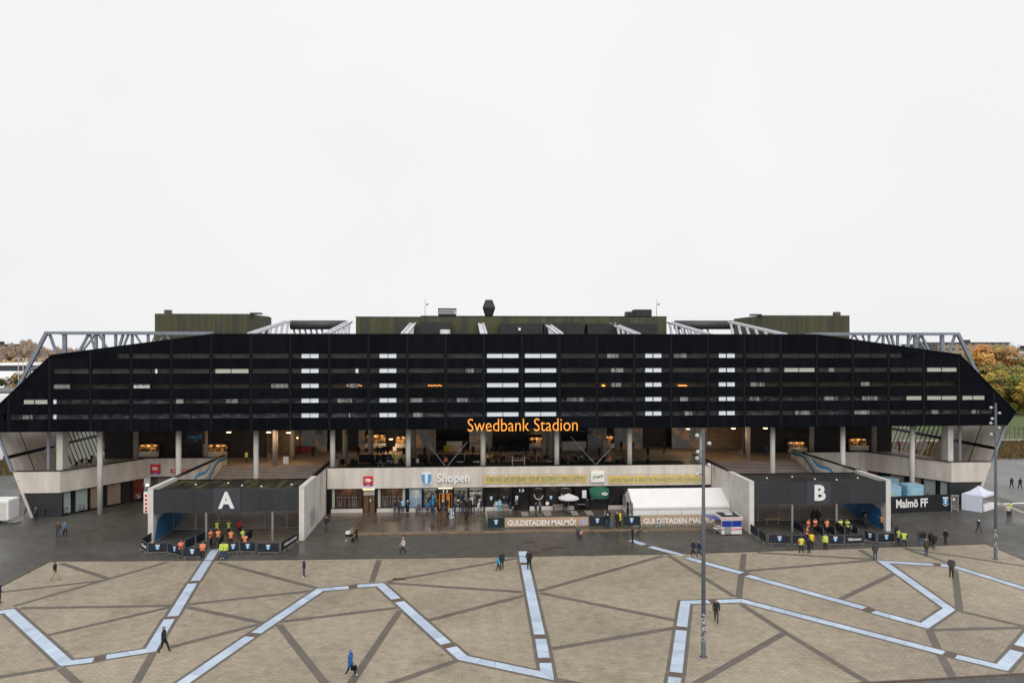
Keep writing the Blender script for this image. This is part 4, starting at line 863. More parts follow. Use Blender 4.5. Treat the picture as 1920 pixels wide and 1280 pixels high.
for p, q, k in [((1485,991),(1508,1004),'n'),((1526,995),(1544,1009),'n'),((1545,996),(1566,1007),'emblem'),((1567,996),(1584,1007),'emblem'),((1585,995),(1609,1006),'emblem')]: barrier(G(*p), G(*q), LB2, 'lane barriers of gate B', k)

# green post fence with long banners at the edge of the wet terrace
GREENP = mat('green_post', (.015, .13, .08), .5, var=.1); WOODB = mat('wood_print', (.42, .26, .15), .6, col2=(.52, .36, .24), scale=1.2, stretch=(.4, 1, 6))
def fence(px0, px1, py, label, kind, txt=None):
    yy = 86.9; x0, x1 = X(px0, yy), X(px1, yy); t = thing('banner_fence', label, 'fence', ((x0+x1)/2, yy, .1)); n = max(1, round((x1-x0)/3.2))
    for i in range(n+1):
        q = x0+(x1-x0)*i/n; b = MB(); b.tube((q, yy, .1), (q, yy, 1.38), .04, n=8); b.build('post', GREENP, t)
    b = MB(); b.bar((x0, yy, 1.34), (x1, yy, 1.34), .04, .04); b.bar((x0, yy, .2), (x1, yy, .2), .04, .04); b.build('rail', GREENP, t)
    b = MB(); k = 20; zt = 1.30
    vs = [(x0+.04+(x1-x0-.08)*i/k, yy-.06+.015*math.sin(i*1.9), z) for z in (.22, zt) for i in range(k+1)]; b.add(vs, [(i, i+1, i+k+2, i+k+1) for i in range(k)]); ban = b.build('banner', WOODB if txt else NAVY, t)
    if txt: letters(txt, x0+.35, x1-.25-(1.3 if kind else 0), .36, 1.16, yy-.09, .02, WHITE, ban, bold=.034)
    if kind: 
        for j in range(3): MB().box(x1-1.05+j*.28, x1-.87+j*.28, yy-.1, yy-.085, .42, 1.0 if j != 1 else 1.15).build('castle_mark', mat('pale_violet', (.42, .45, .72), .5), ban)
    elif not txt: emblem((x0+x1)/2, .8, .42, .6, yy-.08, ban, SKYB, WHITE, 'emblem', ribbon=False)
    return t
fence(914.5, 945.5, 980, 'short navy crest banner on green posts left of the first gold-town banner', 0)
fence(946, 1104, 980, 'long wood-print banner reading GULDSTADEN MALMÖ! beside the picnic tables', 1, 'GULDSTADEN MALMÖ!')
fence(1104.5, 1135, 980, 'short navy crest banner on green posts right of the picnic tables', 0)
fence(1168, 1200, 980, 'short navy crest banner on green posts at the marquee corner', 0)
fence(1200.5, 1343, 980, 'long wood-print banner reading GULDSTADEN MALMÖ! below the white marquee', 0, 'GULDSTADEN MALMÖ!')
t = thing('side_fence', 'low white and green post fence running from the kerb to the shop front', 'fence', (X(914, 87), 87, .1))
a_, c_ = Vector((X(914, 87), 87.2, .1)), Vector((X(909.5, 93), 93.5, .1))
for i in range(5):
    q = a_.lerp(c_, i/4); b = MB(); b.tube(q, q+Vector((0, 0, 1.1)), .04, n=6); b.build('post', GREENP, t)
for zz in (.4, .75, 1.1): b = MB(); b.bar(a_+Vector((0, 0, zz)), c_+Vector((0, 0, zz)), .04, .05); b.build('rail', OFFW, t)

# marquee
TENT = mat('white_pvc', (.84, .83, .82), .5, var=.03, scale=.7, bump=.12, bscale=1.3)
x0, x1 = X(1187, 89.6), X(1367.5, 89.6); y0, y1 = 89.6, 95.5; ze = Z(1187, 950.4, 89.6); zr = Z(1173, 915.5, 92.6); yr = 92.55
t = thing('marquee_tent', 'large white ridge marquee standing behind the second wood-print banner', 'tent', ((x0+x1)/2, 92.5, 0.1)); k = 4
for i in range(k):
    u, v = x0+(x1-x0)*i/k, x0+(x1-x0)*(i+1)/k; n = 6
    for (ya, za), (yb_, zb_) in (((y0-.12, ze), (yr, zr)), ((y1+.12, ze), (yr, zr))):
        b = MB()
        vs = []
        for a in range(n+1):
            for c in range(n+1):
                s_ = a/n; w_ = c/n; sag = .06*math.sin(math.pi*s_)*math.sin(math.pi*w_); vs.append((u+(v-u)*s_, ya+(yb_-ya)*w_, za+(zb_-za)*w_-sag))
        b.add(vs, [(a*(n+1)+c, (a+1)*(n+1)+c, (a+1)*(n+1)+c+1, a*(n+1)+c+1) if yb_ > ya else (a*(n+1)+c, a*(n+1)+c+1, (a+1)*(n+1)+c+1, (a+1)*(n+1)+c) for a in range(n) for c in range(n)]); b.build('roof_panel', TENT, t, smooth=True)
    b = MB(); n = 12; vs = [(u+.02+(v-u-.04)*a/n, y0+.035*math.sin(a*1.7+i)*(1-z_), .1+(ze-.1)*z_) for z_ in (0, .5, 1) for a in range(n+1)]
    b.add(vs, [(r_*(n+1)+a, r_*(n+1)+a+1, (r_+1)*(n+1)+a+1, (r_+1)*(n+1)+a) for r_ in range(2) for a in range(n)]); b.build('side_wall', TENT, t, smooth=True)
    b = MB(); b.box(u, v, y0-.14, y0-.1, ze-.2, ze+.01); b.build('valance', TENT, t)
for i in range(k+1):
    u = x0+(x1-x0)*i/k; b = MB(); b.tube((u, y0+.06, .1), (u, y0+.06, ze), .05, n=8); b.tube((u, y0+.06, ze-.02), (u, yr, zr-.06), .05, n=8); b.tube((u, yr, zr-.06), (u, y1-.06, ze-.02), .05, n=8); b.tube((u, y1-.06, .1), (u, y1-.06, ze), .05, n=8); b.build('frame_arch', GALV, t)
b = MB(); b.add([(x1, y0, .1), (x1, y1, .1), (x1, y1, ze), (x1, yr, zr), (x1, y0, ze)], [(0, 1, 2, 3, 4)]); b.build('gable', TENT, t)
b = MB(); ym = (y0+y1)/2; b.add([(x0, y0, ze), (x0, yr, zr), (x0, y1, ze)], [(0, 1, 2)]); b.add([(x0, y0, .1), (x0, y0+2.2, .1), (x0, y0+2.2, ze), (x0, y0, ze)], [(0, 3, 2, 1)]); b.add([(x0, y1, .1), (x0, y1, ze), (x0, y1-2.2, ze), (x0, y1-2.2, .1)], [(0, 3, 2, 1)]); b.build('gable', TENT, t)
for ys_ in (y0+.35, y0+.95, y0+1.55, y1-.35, y1-.95, y1-1.55):
    b = MB(); b.box(x0-.02, x0-.005, ys_-.22, ys_+.22, .7, 2.2); wn = b.build('tent_window', mat('tent_window_film', (.08, .10, .12), .15, var=0), t)
    MB().box(x0-.03, x0-.021, ys_-.02, ys_+.02, .7, 2.2).build('glazing_bar', WHITE, wn); MB().box(x0-.03, x0-.021, ys_-.22, ys_+.22, 1.43, 1.47).build('glazing_bar', WHITE, wn)
b = MB(); b.tube((x1, y0, ze), (x1+.7, y0-.3, .1), .03, n=5); b.build('guy_strap', mat('red_strap', (.5, .08, .05), .6), t)

# kiosk
KB = mat('kiosk_blue', (.012, .035, .30), .35, var=.06); KW = mat('kiosk_white', (.74, .73, .71), .4, var=.05)
x0, x1 = X(1353.5, 82.4), X(1390.8, 82.4); y0, y1 = 82.4, 84.9; zt = Z(1372, 969, 82.4)
t = thing('kiosk', 'small blue and white sales kiosk with open side hatch by the wall of gate B', 'kiosk', ((x0+x1)/2, 83.6, 0))
MB().box(x0, x1, y0, y1, .12, zt-.3).build('body', KW, t)
MB().box(x0+.02, x1-.02, y0-.025, y0-.003, .95, zt-.42).build('blue_panel', KB, t); MB().box((x0+x1)/2-.015, (x0+x1)/2+.015, y0-.035, y0-.026, .95, zt-.42).build('panel_joint', PALEB, t)
MB().box(x0-.12, x1+.12, y0-.12, y1+.12, zt-.3, zt).build('roof_fascia', KW, t); MB().box(x0+.05, x1-.05, y0+.05, y1-.05, zt+.004, zt+.03).build('roof_deck', DARKBOX, t); MB().box((x0+x1)/2-.35, (x0+x1)/2+.45, y0+1, y0+1.7, zt+.03, zt+.16).build('roof_hatch', OFFW, t)
MB().box(x0-.125, x1+.125, y0-.13, y0-.121, zt-.18, zt-.1).build('red_stripe', RED, t); MB().box(x0+.01, x1-.01, y0-.03, y0-.003, .62, .72).build('red_stripe', RED, t)
MB().box(x0+.3, x0+1.05, y0-.06, y0-.031, .15, .95).build('menu_frame', GALV, t); MB().box(x0+1.1, x0+1.6, y0-.05, y0-.031, .55, .85).build('price_sign', mat('pink_sign', (.7, .4, .42), .5, var=.2), t)
b = MB(); b.add([(x0-.02, y0+.15, zt-.4), (x0-.02, y1-.15, zt-.4), (x0-1.35, y1-.15, zt-.15), (x0-1.35, y0+.15, zt-.15), (x0-.02, y0+.15, zt-.36), (x0-.02, y1-.15, zt-.36), (x0-1.35, y1-.15, zt-.11), (x0-1.35, y0+.15, zt-.11)], [(0, 1, 2, 3), (7, 6, 5, 4), (0, 3, 7, 4), (1, 5, 6, 2), (3, 2, 6, 7)]); b.build('hatch_flap', KB, t)
MB().box(x0-.012, x0-.004, y0+.2, y1-.2, 1.0, zt-.45).build('hatch_opening', mat('kiosk_inside', (.30, .20, .16), .6, var=.4, scale=4), t); MB().box(x0-.4, x0-.02, y0+.2, y1-.2, .93, .99).build('counter', KW, t)
for px, lab, m_ in ((1338, 'low white folding table beside the kiosk hatch', WHITE),):
    q = G(1345, 1001); tb = thing('folding_table', lab, 'table', q); MB().box(q.x-.45, q.x+.35, q.y-.3, q.y+.3, .68, .72).build('table_top', m_, tb)
    for dx in (-.38, .28):
        for dy in (-.24, .24): b = MB(); b.tube((q.x+dx, q.y+dy, 0), (q.x+dx, q.y+dy, .68), .02, n=6); b.build('leg', GALV, tb)

# long dark club banner on its fence, blue toilet cabins, turnstile
g0, g1 = G(1665, 963.5), G(1783, 957.5)
t = thing('club_banner_fence', 'long black banner with white club name and crest beside gate B', 'banner', ((g0.x+g1.x)/2, (g0.y+g1.y)/2, 0)); d = (g1-g0); L = d.length; dn = d.normalized(); zt = Z(1700, 930.5, g0.y)
def al(fx, yy): return (g0.x+d.x*(.12+.5*fx), g0.y+d.y*(.12+.5*fx)+yy)
b = MB(); n = 40; vs = [(g0.x+d.x*i/n, g0.y+d.y*i/n+.035*math.sin(i*1.3)*(1.2-z_/zt), z_) for z_ in (.05, zt*.5, zt) for i in range(n+1)]; b.add(vs, [(r_*(n+1)+i, r_*(n+1)+i+1, (r_+1)*(n+1)+i+1, (r_+1)*(n+1)+i) for r_ in range(2) for i in range(n)]); ban = b.build('banner', mat('black_banner', (.006, .006, .010), .5, var=.2), t, smooth=True)
letters('Malmö FF', 0, 1, zt*.33, zt*.83, -.08, .02, WHITE, ban, bold=.03, along=al)
q = g0+d*.905; emblem(q.x, zt*.62, .72, 1.05, q.y-.08, ban, SKYB, WHITE)
for i in range(6): q = g0+d*i/5; b = MB(); b.tube((q.x, q.y+.06, 0), (q.x, q.y+.06, zt+.05), .03, n=6); b.build('post', GALV, t)
CAB = mat('cabin_blue', (.30, .55, .68), .45, var=.06); CAB2 = mat('cabin_blue_dark', (.10, .34, .50), .45, var=.06)
for px0, px1, yy, top, lab in ((1664.5, 1690, 95.9, 911, 'light blue portable toilet cabin next to the wall of gate B'), (1701.5, 1732, 95.9, 908.7, 'light blue portable toilet cabin in front of the wing column, right of its twin'), (1662, 1686, 101.5, 897, 'light blue portable toilet cabin standing behind the pair near gate B')):
    x0, x1 = X(px0, yy), X(px1, yy); zt = Z(px0, top, yy); t = thing('portable_toilet', lab, 'toilet cabin', ((x0+x1)/2, yy+.9, 0), 0, None)
    o = MB().box(x0, x1, yy, yy+1.7, .1, zt-.22).build('body', CAB, t); bevel(o, .04)
    b = MB(); b.prism([(x0-.05, zt-.22), (x1+.05, zt-.22), (x1-.1, zt), (x0+.1, zt)], yy-.05, yy+1.75); b.build('roof', PALEB, t)
    o = MB().box(x0+.3, x1-.3, yy-.04, yy-.003, .3, zt-.35).build('door', PALEB, t); MB().box(x0+.38, x1-.38, yy-.05, yy-.041, zt*.45, zt-.5).build('door_panel', CAB, o)
    b = MB(); b.box(x1-.5, x1-.42, yy-.08, yy-.041, 1.3, 1.42); b.build('handle', DARKBOX, o); MB().box((x0+x1)/2-.12, (x0+x1)/2+.12, yy-.06, yy-.051, zt-1.15, zt-.9).build('sign_plate', mat('yellow_plate', (.7, .55, .1), .5), o)
    for k in range(3): MB().box(x0+.1, x0+.22, yy-.02, yy-.003, .4+.7*k, .8+.7*k).build('vent', CAB2, t)
g = G(1790, 959.5); t = thing('turnstile', 'grey full-height turnstile with horizontal rungs at the end of the black banner', 'turnstile', g)
b = MB()
for dx in (-.45, .45): b.bar((g.x+dx, g.y, 0), (g.x+dx, g.y, 2.15), .1, .1)
b.bar((g.x-.5, g.y, 2.12), (g.x+.5, g.y, 2.12), .3, .12); b.build('frame', GALV, t)
for k in range(9): b = MB(); b.tube((g.x-.42, g.y, .3+.2*k), (g.x+.42, g.y, .3+.2*k), .022, n=6); b.build('rung', OFFW, t)
MB().box(g.x-.3, g.x-.05, g.y-.1, g.y-.06, 1.5, 1.8).build('notice', WHITE, t)
# pop-up tent
A, B_, C_ = G(1803, 955), G(1842.7, 961), G(1867, 953.5); D = A+C_-B_; ze = 2.1; ctr = (A+C_)/2
t = thing('popup_tent', 'white pop-up tent with side wall and covered table beside the right lamp mast', 'tent', ctr)
pk = ctr+Vector((0, 0, 3.1)); TENT2 = mat('pale_blue_tent', (.68, .72, .84), .6, var=.05, scale=1.2); cs = [A, B_, C_, D]
for i in range(4):
    p, q = cs[i]+Vector((0, 0, ze)), cs[(i+1) % 4]+Vector((0, 0, ze)); b = MB(); mid1 = p.lerp(pk, .5)-Vector((0, 0, .16)); mid2 = q.lerp(pk, .5)-Vector((0, 0, .16)); b.add([p, q, mid2, mid1, pk], [(0, 1, 2, 3), (3, 2, 4)]); b.build('roof_panel', TENT2, t)
    b = MB(); b.add([p, q, q-Vector((0, 0, .25)), p-Vector((0, 0, .25))], [(0, 3, 2, 1)]); b.build('valance', TENT2, t)
    b = MB(); b.tube(cs[i], cs[i]+Vector((0, 0, ze)), .03, n=6); b.build('leg', GALV, t)
b = MB(); n = 10; vs = [A.lerp(B_, i/n)+Vector((0, .03*math.sin(i*2), z_)) for z_ in (.02, 1, ze-.26) for i in range(n+1)]; b.add(vs, [(r_*(n+1)+i, r_*(n+1)+i+1, (r_+1)*(n+1)+i+1, (r_+1)*(n+1)+i) for r_ in range(2) for i in range(n)]); b.build('side_wall', TENT2, t, smooth=True)
b = MB(); b.add([D+Vector((0, 0, .02)), A+Vector((0, 0, .02)), A+Vector((0, 0, ze-.26)), D+Vector((0, 0, ze-.26))], [(0, 1, 2, 3)]); b.build('side_wall', TENT, t)
tt = thing('draped_table', 'table under a white cloth inside the pop-up tent', 'table', B_.lerp(C_, .6)); p, q = B_.lerp(C_, .15), B_.lerp(C_, 1.02); nn = (A-B_).normalized()
b = MB(); b.slab([tuple(p)[:2], tuple(q)[:2], tuple(q+nn*.8)[:2], tuple(p+nn*.8)[:2]], .03, .78); o = b.build('table_cloth', TENT, tt); bevel(o, .05)

# bicycles
def bicycle(g, rz, label, col):
    t = thing('bicycle', label, 'bicycle', g, rz, None); BK = mat('black_rubber', (.012, .012, .012), .7, var=0)
    for xx in (-.52, .52):
        b = MB(); n = 22
        for i in range(n):
            a0, a1 = 2*math.pi*i/n, 2*math.pi*(i+1)/n; b.tube((xx+.33*math.cos(a0), 0, .34+.33*math.sin(a0)), (xx+.33*math.cos(a1), 0, .34+.33*math.sin(a1)), .018, n=5, cap=False)
        wh = b.build('wheel', BK, t, local=True); b = MB()
        for i in range(10): a0 = 2*math.pi*i/10; b.tube((xx, 0, .34), (xx+.32*math.cos(a0), 0, .34+.32*math.sin(a0)), .004, n=3, cap=False)
        b.tube((xx, -.05, .34), (xx, .05, .34), .025, n=6); b.build('spokes', GALV, wh, local=True)
    b = MB(); bb = (-.05, 0, .30); st = (-.2, 0, .82); hdx = (.36, 0, .85)
    for p, q in ((bb, st), (bb, (.38, 0, .72)), ((-.17, 0, .72), hdx), ((-.52, 0, .34), bb), ((-.52, 0, .34), (-.18, 0, .76)), ((.52, 0, .34), (.35, 0, .95))): b.tube(p, q, .02, n=6)
    b.build('frame', col, t, local=True)
    b = MB(); b.prism([(-.34, .84), (-.06, .86), (-.06, .9), (-.34, .92)], -.07, .07); b.build('saddle', BK, t, local=True)
    b = MB(); b.tube((.33, -.28, 1.03), (.33, .28, 1.03), .014, n=6); b.tube((.345, 0, .94), (.33, 0, 1.03), .016, n=6); b.build('handlebar', BK, t, local=True)
    b = MB(); b.tube((-.05, -.12, .2), (-.05, .12, .42), .014, n=5); b.build('pedals', BK, t, local=True)
    b = MB(); b.box(-.72, -.34, -.06, .06, .72, .74); b.build('carrier', GALV, t, local=True)
bicycle(G(1203, 1000), R(-35), 'dark bicycle parked by the marquee corner banner', mat('bike_dark', (.03, .04, .04), .4, var=0))
bicycle(G(1238, 991.5), R(8), 'mint green bicycle leaning at the second wood-print banner', mat('bike_mint', (.18, .48, .42), .4, var=0))

# A-board, picnic tables, parasol, benches on the wet terrace
ZA = .1
def gA(px, py): return G(px, py, ZA)
g = gA(845, 970); t = thing('sandwich_board', 'tilted A-frame board with posters outside the shop door', 'sign board', g, R(25))
for s_, m_ in ((-1, mat('poster_faces', (.55, .55, .58), .5, col2=(.05, .06, .09), scale=5, lo=.45, hi=.55)), (1, DARKBOX)):
    b = MB(); b.add([(-.35, s_*.32, 0), (.35, s_*.32, 0), (.35, s_*.03, 1.15), (-.35, s_*.03, 1.15), (-.35, s_*.36, 0), (.35, s_*.36, 0), (.35, s_*.07, 1.15), (-.35, s_*.07, 1.15)], [(0, 3, 2, 1), (4, 5, 6, 7), (0, 1, 5, 4), (1, 2, 6, 5), (2, 3, 7, 6), (3, 0, 4, 7)]); b.build('panel', m_, t, local=True)
PIC = mat('weathered_wood', (.27, .24, .22), .6, var=.15, stretch=(8, 1, 1))
def slat_table(g, rz, label, group, tilt=0, n=4, wd=.75, ln=1.5, zt=.75):
    t = thing('outdoor_table', label, 'table', g, rz, group)
    for i in range(n):
        y_ = -wd/2+wd*(i+.5)/n; b = MB(); b.box(-ln/2, ln/2, y_-wd/n/2+.012, y_+wd/n/2-.012, zt-.04, zt); b.build('slat', PIC, t, local=True)
    for sx_ in (-1, 1):
        for sy in (-1, 1): b = MB(); b.tube((sx_*ln*.42, sy*wd*.42, 0), (sx_*ln*.42, sy*wd*.36, zt-.04), .025, n=6); b.build('leg', DARKBOX, t, local=True)
    b = MB(); b.bar((-ln*.42, 0, zt-.07), (ln*.42, 0, zt-.07), .05, .05); b.build('rail', DARKBOX, t, local=True)
for px, py in ((984, 974), (1025.5, 973), (1077, 972.5), (1104.5, 972)): slat_table(gA(px, py), R(90), 'narrow grey slatted table standing on the wet terrace behind the long banner', 'slatted tables on the terrace', ln=2.3, wd=.85)
slat_table(gA(947, 957), R(90), 'grey slatted table in a ring of guests before the dark bar window', None, wd=.8)
slat_table(gA(1047, 957), R(0), 'grey slatted table left of the white parasol', None); slat_table(gA(1092, 955), R(0), 'grey slatted table right of the white parasol', None)
g = gA(1066, 962); t = thing('parasol', 'white square parasol over the outdoor tables', 'parasol', g)
b = MB(); b.tube((0, 0, 0), (0, 0, 2.5), .03, n=8); b.build('pole', GALV, t, local=True); o = MB().box(-.3, .3, -.3, .3, 0, .08).build('base', DARKBOX, t, local=True)
b = MB(); n = 8; vs = [(1.35*math.cos(2*math.pi*(i+.5)/n), 1.35*math.sin(2*math.pi*(i+.5)/n), 2.0) for i in range(n)]+[(0, 0, 2.55)]; b.add(vs, [(i, (i+1) % n, n) for i in range(n)]); vs2 = [(v[0], v[1], 1.83) for v in vs[:n]]; b.add(vs[:n]+vs2, [(i, i+n, (i+1) % n+n, (i+1) % n) for i in range(n)]); b.build('canopy', mat('parasol_cloth', (.66, .65, .66), .7, var=.08), t, local=True)
for i in range(n): b = MB(); b.tube((0, 0, 2.5), (vs[i][0]*.98, vs[i][1]*.98, 2.0), .012, n=4); b.build('rib', GALV, t, local=True)
for px in (788, 800):
    pass
g = gA(797, 959); t = thing('bench', 'low wooden bench against the shop plinth', 'bench', g); MB().box(-1.3, 1.3, -.2, .2, .40, .45).build('seat', BROWN, t, local=True)
for xx in (-1.1, 1.1): MB().box(xx-.04, xx+.04, -.18, .18, 0, .4).build('leg', DARKBOX, t, local=True)
g = G(1447, 982); t = thing('wooden_bench', 'pale wooden bench top inside gate B by the bars', 'bench', g); MB().box(-.9, .9, -.22, .22, .62, .68).build('seat', mat('pale_wood', (.45, .30, .18), .6), t, local=True)
for xx in (-.7, .7): MB().box(xx-.04, xx+.04, -.2, .2, 0, .62).build('leg', GALV, t, local=True)
# litter bins
for px, py, lab in ((88, 968, 'black litter bin standing by the dark plinth of the left wing'), (1666, 990, 'black litter bin at the right post of gate B')):
    g = G(px, py); t = thing('litter_bin', lab, 'bin', g); b = MB(); b.lathe([(.3, 0), (.33, .85), (.33, .9), (.26, .9)], (0, 0, 0), 14); b.build('body', BLACKF, t, local=True); b = MB(); b.lathe([(.33, .92), (.34, .97), (.05, 1.02)], (0, 0, 0), 14); b.build('lid', DARKBOX, t, local=True)
# pram
g = G(655.5, 1014); t = thing('pram', 'black pram with a white hood pushed across the forecourt', 'pram', g, R(0))
b = MB(); b.prism([(-.4, .55), (.35, .55), (.42, .8), (-.45, .8)], -.22, .22); b.build('carrycot', BLACKF, t, local=True)
b = MB(); b.lathe([(.05, .34), (.2, .3), (.29, .15), (.3, 0)], (-.18, 0, .8), 12); b.build('hood', OFFW, t, local=True)
for xx in (-.33, .33):
    for yy in (-.24, .24): b = MB(); b.tube((xx, yy-.03, .15), (xx, yy+.03, .15), .15, n=14); b.build('wheel', GALV if xx < 0 else BLACKF, t, local=True)
b = MB(); b.tube((-.33, 0, .2), (.3, 0, .6), .02, n=6); b.tube((.33, 0, .2), (-.3, 0, .6), .02, n=6); b.tube((.35, -.2, .7), (.62, -.2, 1.02), .018, n=6); b.tube((.35, .2, .7), (.62, .2, 1.02), .018, n=6); b.tube((.62, -.2, 1.02), (.62, .2, 1.02), .02, n=6); b.build('chassis', GALV, t, local=True)
# white trailer on the left edge
y_ = G(8, 982).y; xr_ = X(15.5, y_); zt = Z(8, 937, y_)
t = thing('food_trailer', 'white trailer with rounded roof standing at the left end of the forecourt', 'trailer', (xr_-2, y_+1, 0))
o = MB().box(xr_-4.5, xr_, y_, y_+2.3, .35, zt).build('body', WHITE, t); bevel(o, .18, 3)
MB().box(xr_-1.1, xr_-.25, y_-.02, y_-.003, .6, zt-.35).build('door', OFFW, t)
for xx in (xr_-1.2, xr_-3.2): b = MB(); b.tube((xx, y_+.1, .32), (xx, y_+.3, .32), .32, n=16); b.build('wheel', BLACKF, t)
MB().box(xr_-.2, xr_+.9, y_+.2, y_+1.0, .12, .2).build('step', GALV, t)

# ================================================================ things on the raised terrace
ZF = 4.6
def gT(px, py): return G(px, py, ZF)
def food_kiosk(px0, px1, py0, py1, yy, label, counter=True):
    x0, x1 = X(px0, yy), X(px1, yy); z0, z1 = Z(px0, py1, yy), Z(px0, py0, yy)
    t = thing('food_kiosk', label, 'food stand', ((x0+x1)/2, yy, ZF))
    MB().box(x0, x1, yy+.35, yy+.42, z0+.1, z1).build('lit_back', mat('warm_shelf', (.75, .38, .10), .6, col2=(.05, .03, .02), scale=1.9, detail=5, lo=.42, hi=.58, emit=0), t)
    b = MB(); k = max(2, round((x1-x0)/.9))
    for i in range(k):
        u = x0+(x1-x0)*(i+.5)/k; b.box(u-.16, u+.16, yy+.15, yy+.3, z1-.28, z1-.14)
    b.build('lamp', mat('kiosk_lamp', (1, .62, .25), .4, var=0, emit=.8), t)
    for i in range(k*2): u = x0+(x1-x0)*random.random(); h = random.uniform(.25, .6); MB().box(u-.1, u+.1, yy+.05, yy+.25, z0+.1, z0+.1+h).build('appliance', random.choice([BLACKF, DARKBOX, GALV, BROWN]), t)
    MB().box(x0-.05, x1+.05, yy-.25, yy+.3, max(ZF, z0-.6), z0+.08).build('counter', OFFW, t)
    l = bpy.data.lights.new('kiosk_glow', 'POINT'); l.energy = 7*(x1-x0); l.color = (1, .68, .36); l.shadow_soft_size = .3; lo = link(bpy.data.objects.new('kiosk_glow', l)); lo.location = ((x0+x1)/2, yy-.35, z1-.3); adopt(lo, t)
    MB().box(x0-.1, x1+.1, yy-.05, yy+.05, z1, z1+.5).build('header', BLACKF, t)
food_kiosk(259, 296, 833, 848, 113.6, 'left warm-lit food kiosk with pale counter on the left wing terrace'); food_kiosk(389, 425, 833, 848, 113.6, 'warm-lit food kiosk with pale counter beside the left stairs')
food_kiosk(685, 722, 815, 832, 119.2, 'warm-lit bar counter in the concourse wall left of centre'); food_kiosk(742, 761, 818, 832, 119.2, 'small yellow-lit hatch beside the bar left of centre')
food_kiosk(1134, 1151, 817, 832, 119.2, 'small orange-lit bar hatch in the concourse wall right of centre'); food_kiosk(1478, 1512, 828, 840, 113.6, 'warm-lit food kiosk with pale counter beside the right stairs'); food_kiosk(1594, 1627, 822, 836, 113.6, 'warm-lit food kiosk with pale counter on the right wing terrace')
food_kiosk(993, 1020, 820, 832, 119.2, 'small orange-lit snack hatch beside the black screen')
def placard(px, py, w, h, label, m=WHITE, name='notice_stand', yy=None):
    g = gT(px, py); t = thing(name, label, 'sign board', g); MB().box(-w/2, w/2, -.04, .04, .15, h).build('panel', m, t, local=True)
    for xx in (-w/2, w/2): b = MB(); b.tube((xx, -.25, 0), (xx, .25, 0), .02, n=5); b.tube((xx, 0, 0), (xx, 0, .2), .02, n=5); b.build('foot', GALV, t, local=True)
placard(536, 871, .75, 1.15, 'white notice board at the top of the left stairs'); placard(546, 854, .35, .75, 'narrow white notice beside the inner column above the left stairs'); placard(740, 847, .6, .8, 'white notice board in front of the bar left of centre'); placard(783, 869, .4, .7, 'small white notice by the front column left of centre')
t = thing('yellow_bin', 'yellow wheeled container before the pale box in the concourse', 'container', gT(839, 848)); MB().box(-.55, .55, -.4, .4, .15, 1.0).build('body', mat('yellow_plastic', (.60, .40, .03), .5), t, local=True); MB().box(-.58, .58, -.43, .43, 1.0, 1.08).build('lid', mat('yellow_plastic', (.6, .4, .03)), t, local=True)
for xx in (-.4, .4): b = MB(); b.tube((xx, -.05, .08), (xx, .05, .08), .08, n=8); b.build('wheel', BLACKF, t, local=True)
t = thing('blue_recycling_bin', 'blue recycling bin on the turf near the terrace edge', 'bin', gT(728.5, 871)); MB().box(-.28, .28, -.3, .3, .08, 1.0).build('body', mat('blue_plastic', (.01, .03, .16), .5), t, local=True); MB().box(-.3, .3, -.33, .3, 1.0, 1.08).build('lid', mat('blue_plastic', (.01, .03, .16)), t, local=True); MB().box(-.1, .1, -.312, -.301, .45, .7).build('sticker', mat('yellow_plastic', (.6, .4, .03)), t, local=True)
t = thing('red_stand', 'red promotional stand in the concourse behind the left stairs', 'stand', gT(568, 849))
for xx in (-1.1, 0, 1.1): MB().box(xx-.5, xx+.5, -.25, .25, 0, 1.0).build('panel', mat('red_stand', (.30, .01, .015), .5, var=.3), t, local=True)
b = MB(); b.tube((-.9, .2, 0), (-.9, .2, 2.3), .03, n=6); b.build('lamp_post', GALV, t, local=True); b = MB(); b.lathe([(.03, -.1), (.14, 0), (.03, .1)], (-.9, .2, 2.35), 8); b.build('lamp', LAMPW, t, local=True)
# black screens in front of the concourse (low panels)
for i, (a_, c_) in enumerate(((673, 702), (704, 735), (783, 802), (806, 832), (833, 870), (872, 900))):
    g = gT((a_+c_)/2, 868); yy = g.y; t = thing('terrace_screen', 'low black screen panel standing along the back of the turf', 'screen', (X((a_+c_)/2, yy), yy, ZF), 0, 'low black terrace screens'); w_ = (X(c_, yy)-X(a_, yy))/2
    MB().box(-w_, w_, -.03, .03, .12, 1.25).build('panel', BLACKF, t, local=True)
    for xx in (-w_+.2, w_-.2): MB().box(xx-.05, xx+.05, -.25, .25, 0, .1).build('foot', GALV, t, local=True)
TT = mat('pale_table_top', (.50, .46, .40), .5, var=.05)
def cafe_table(px, py, i):
    g = gT(px, py); t = thing('cafe_table', 'round pale cafe table with black column foot on the terrace', 'table', g, 0, 'cafe tables on the terrace')
    b = MB(); b.lathe([(.5, .72), (.5, .76)], (0, 0, 0), 14); b.build('table_top', TT, t, local=True); b = MB(); b.tube((0, 0, .03), (0, 0, .72), .04, n=6); b.lathe([(.3, 0), (.28, .03)], (0, 0, 0), 10); b.build('foot', BLACKF, t, local=True)
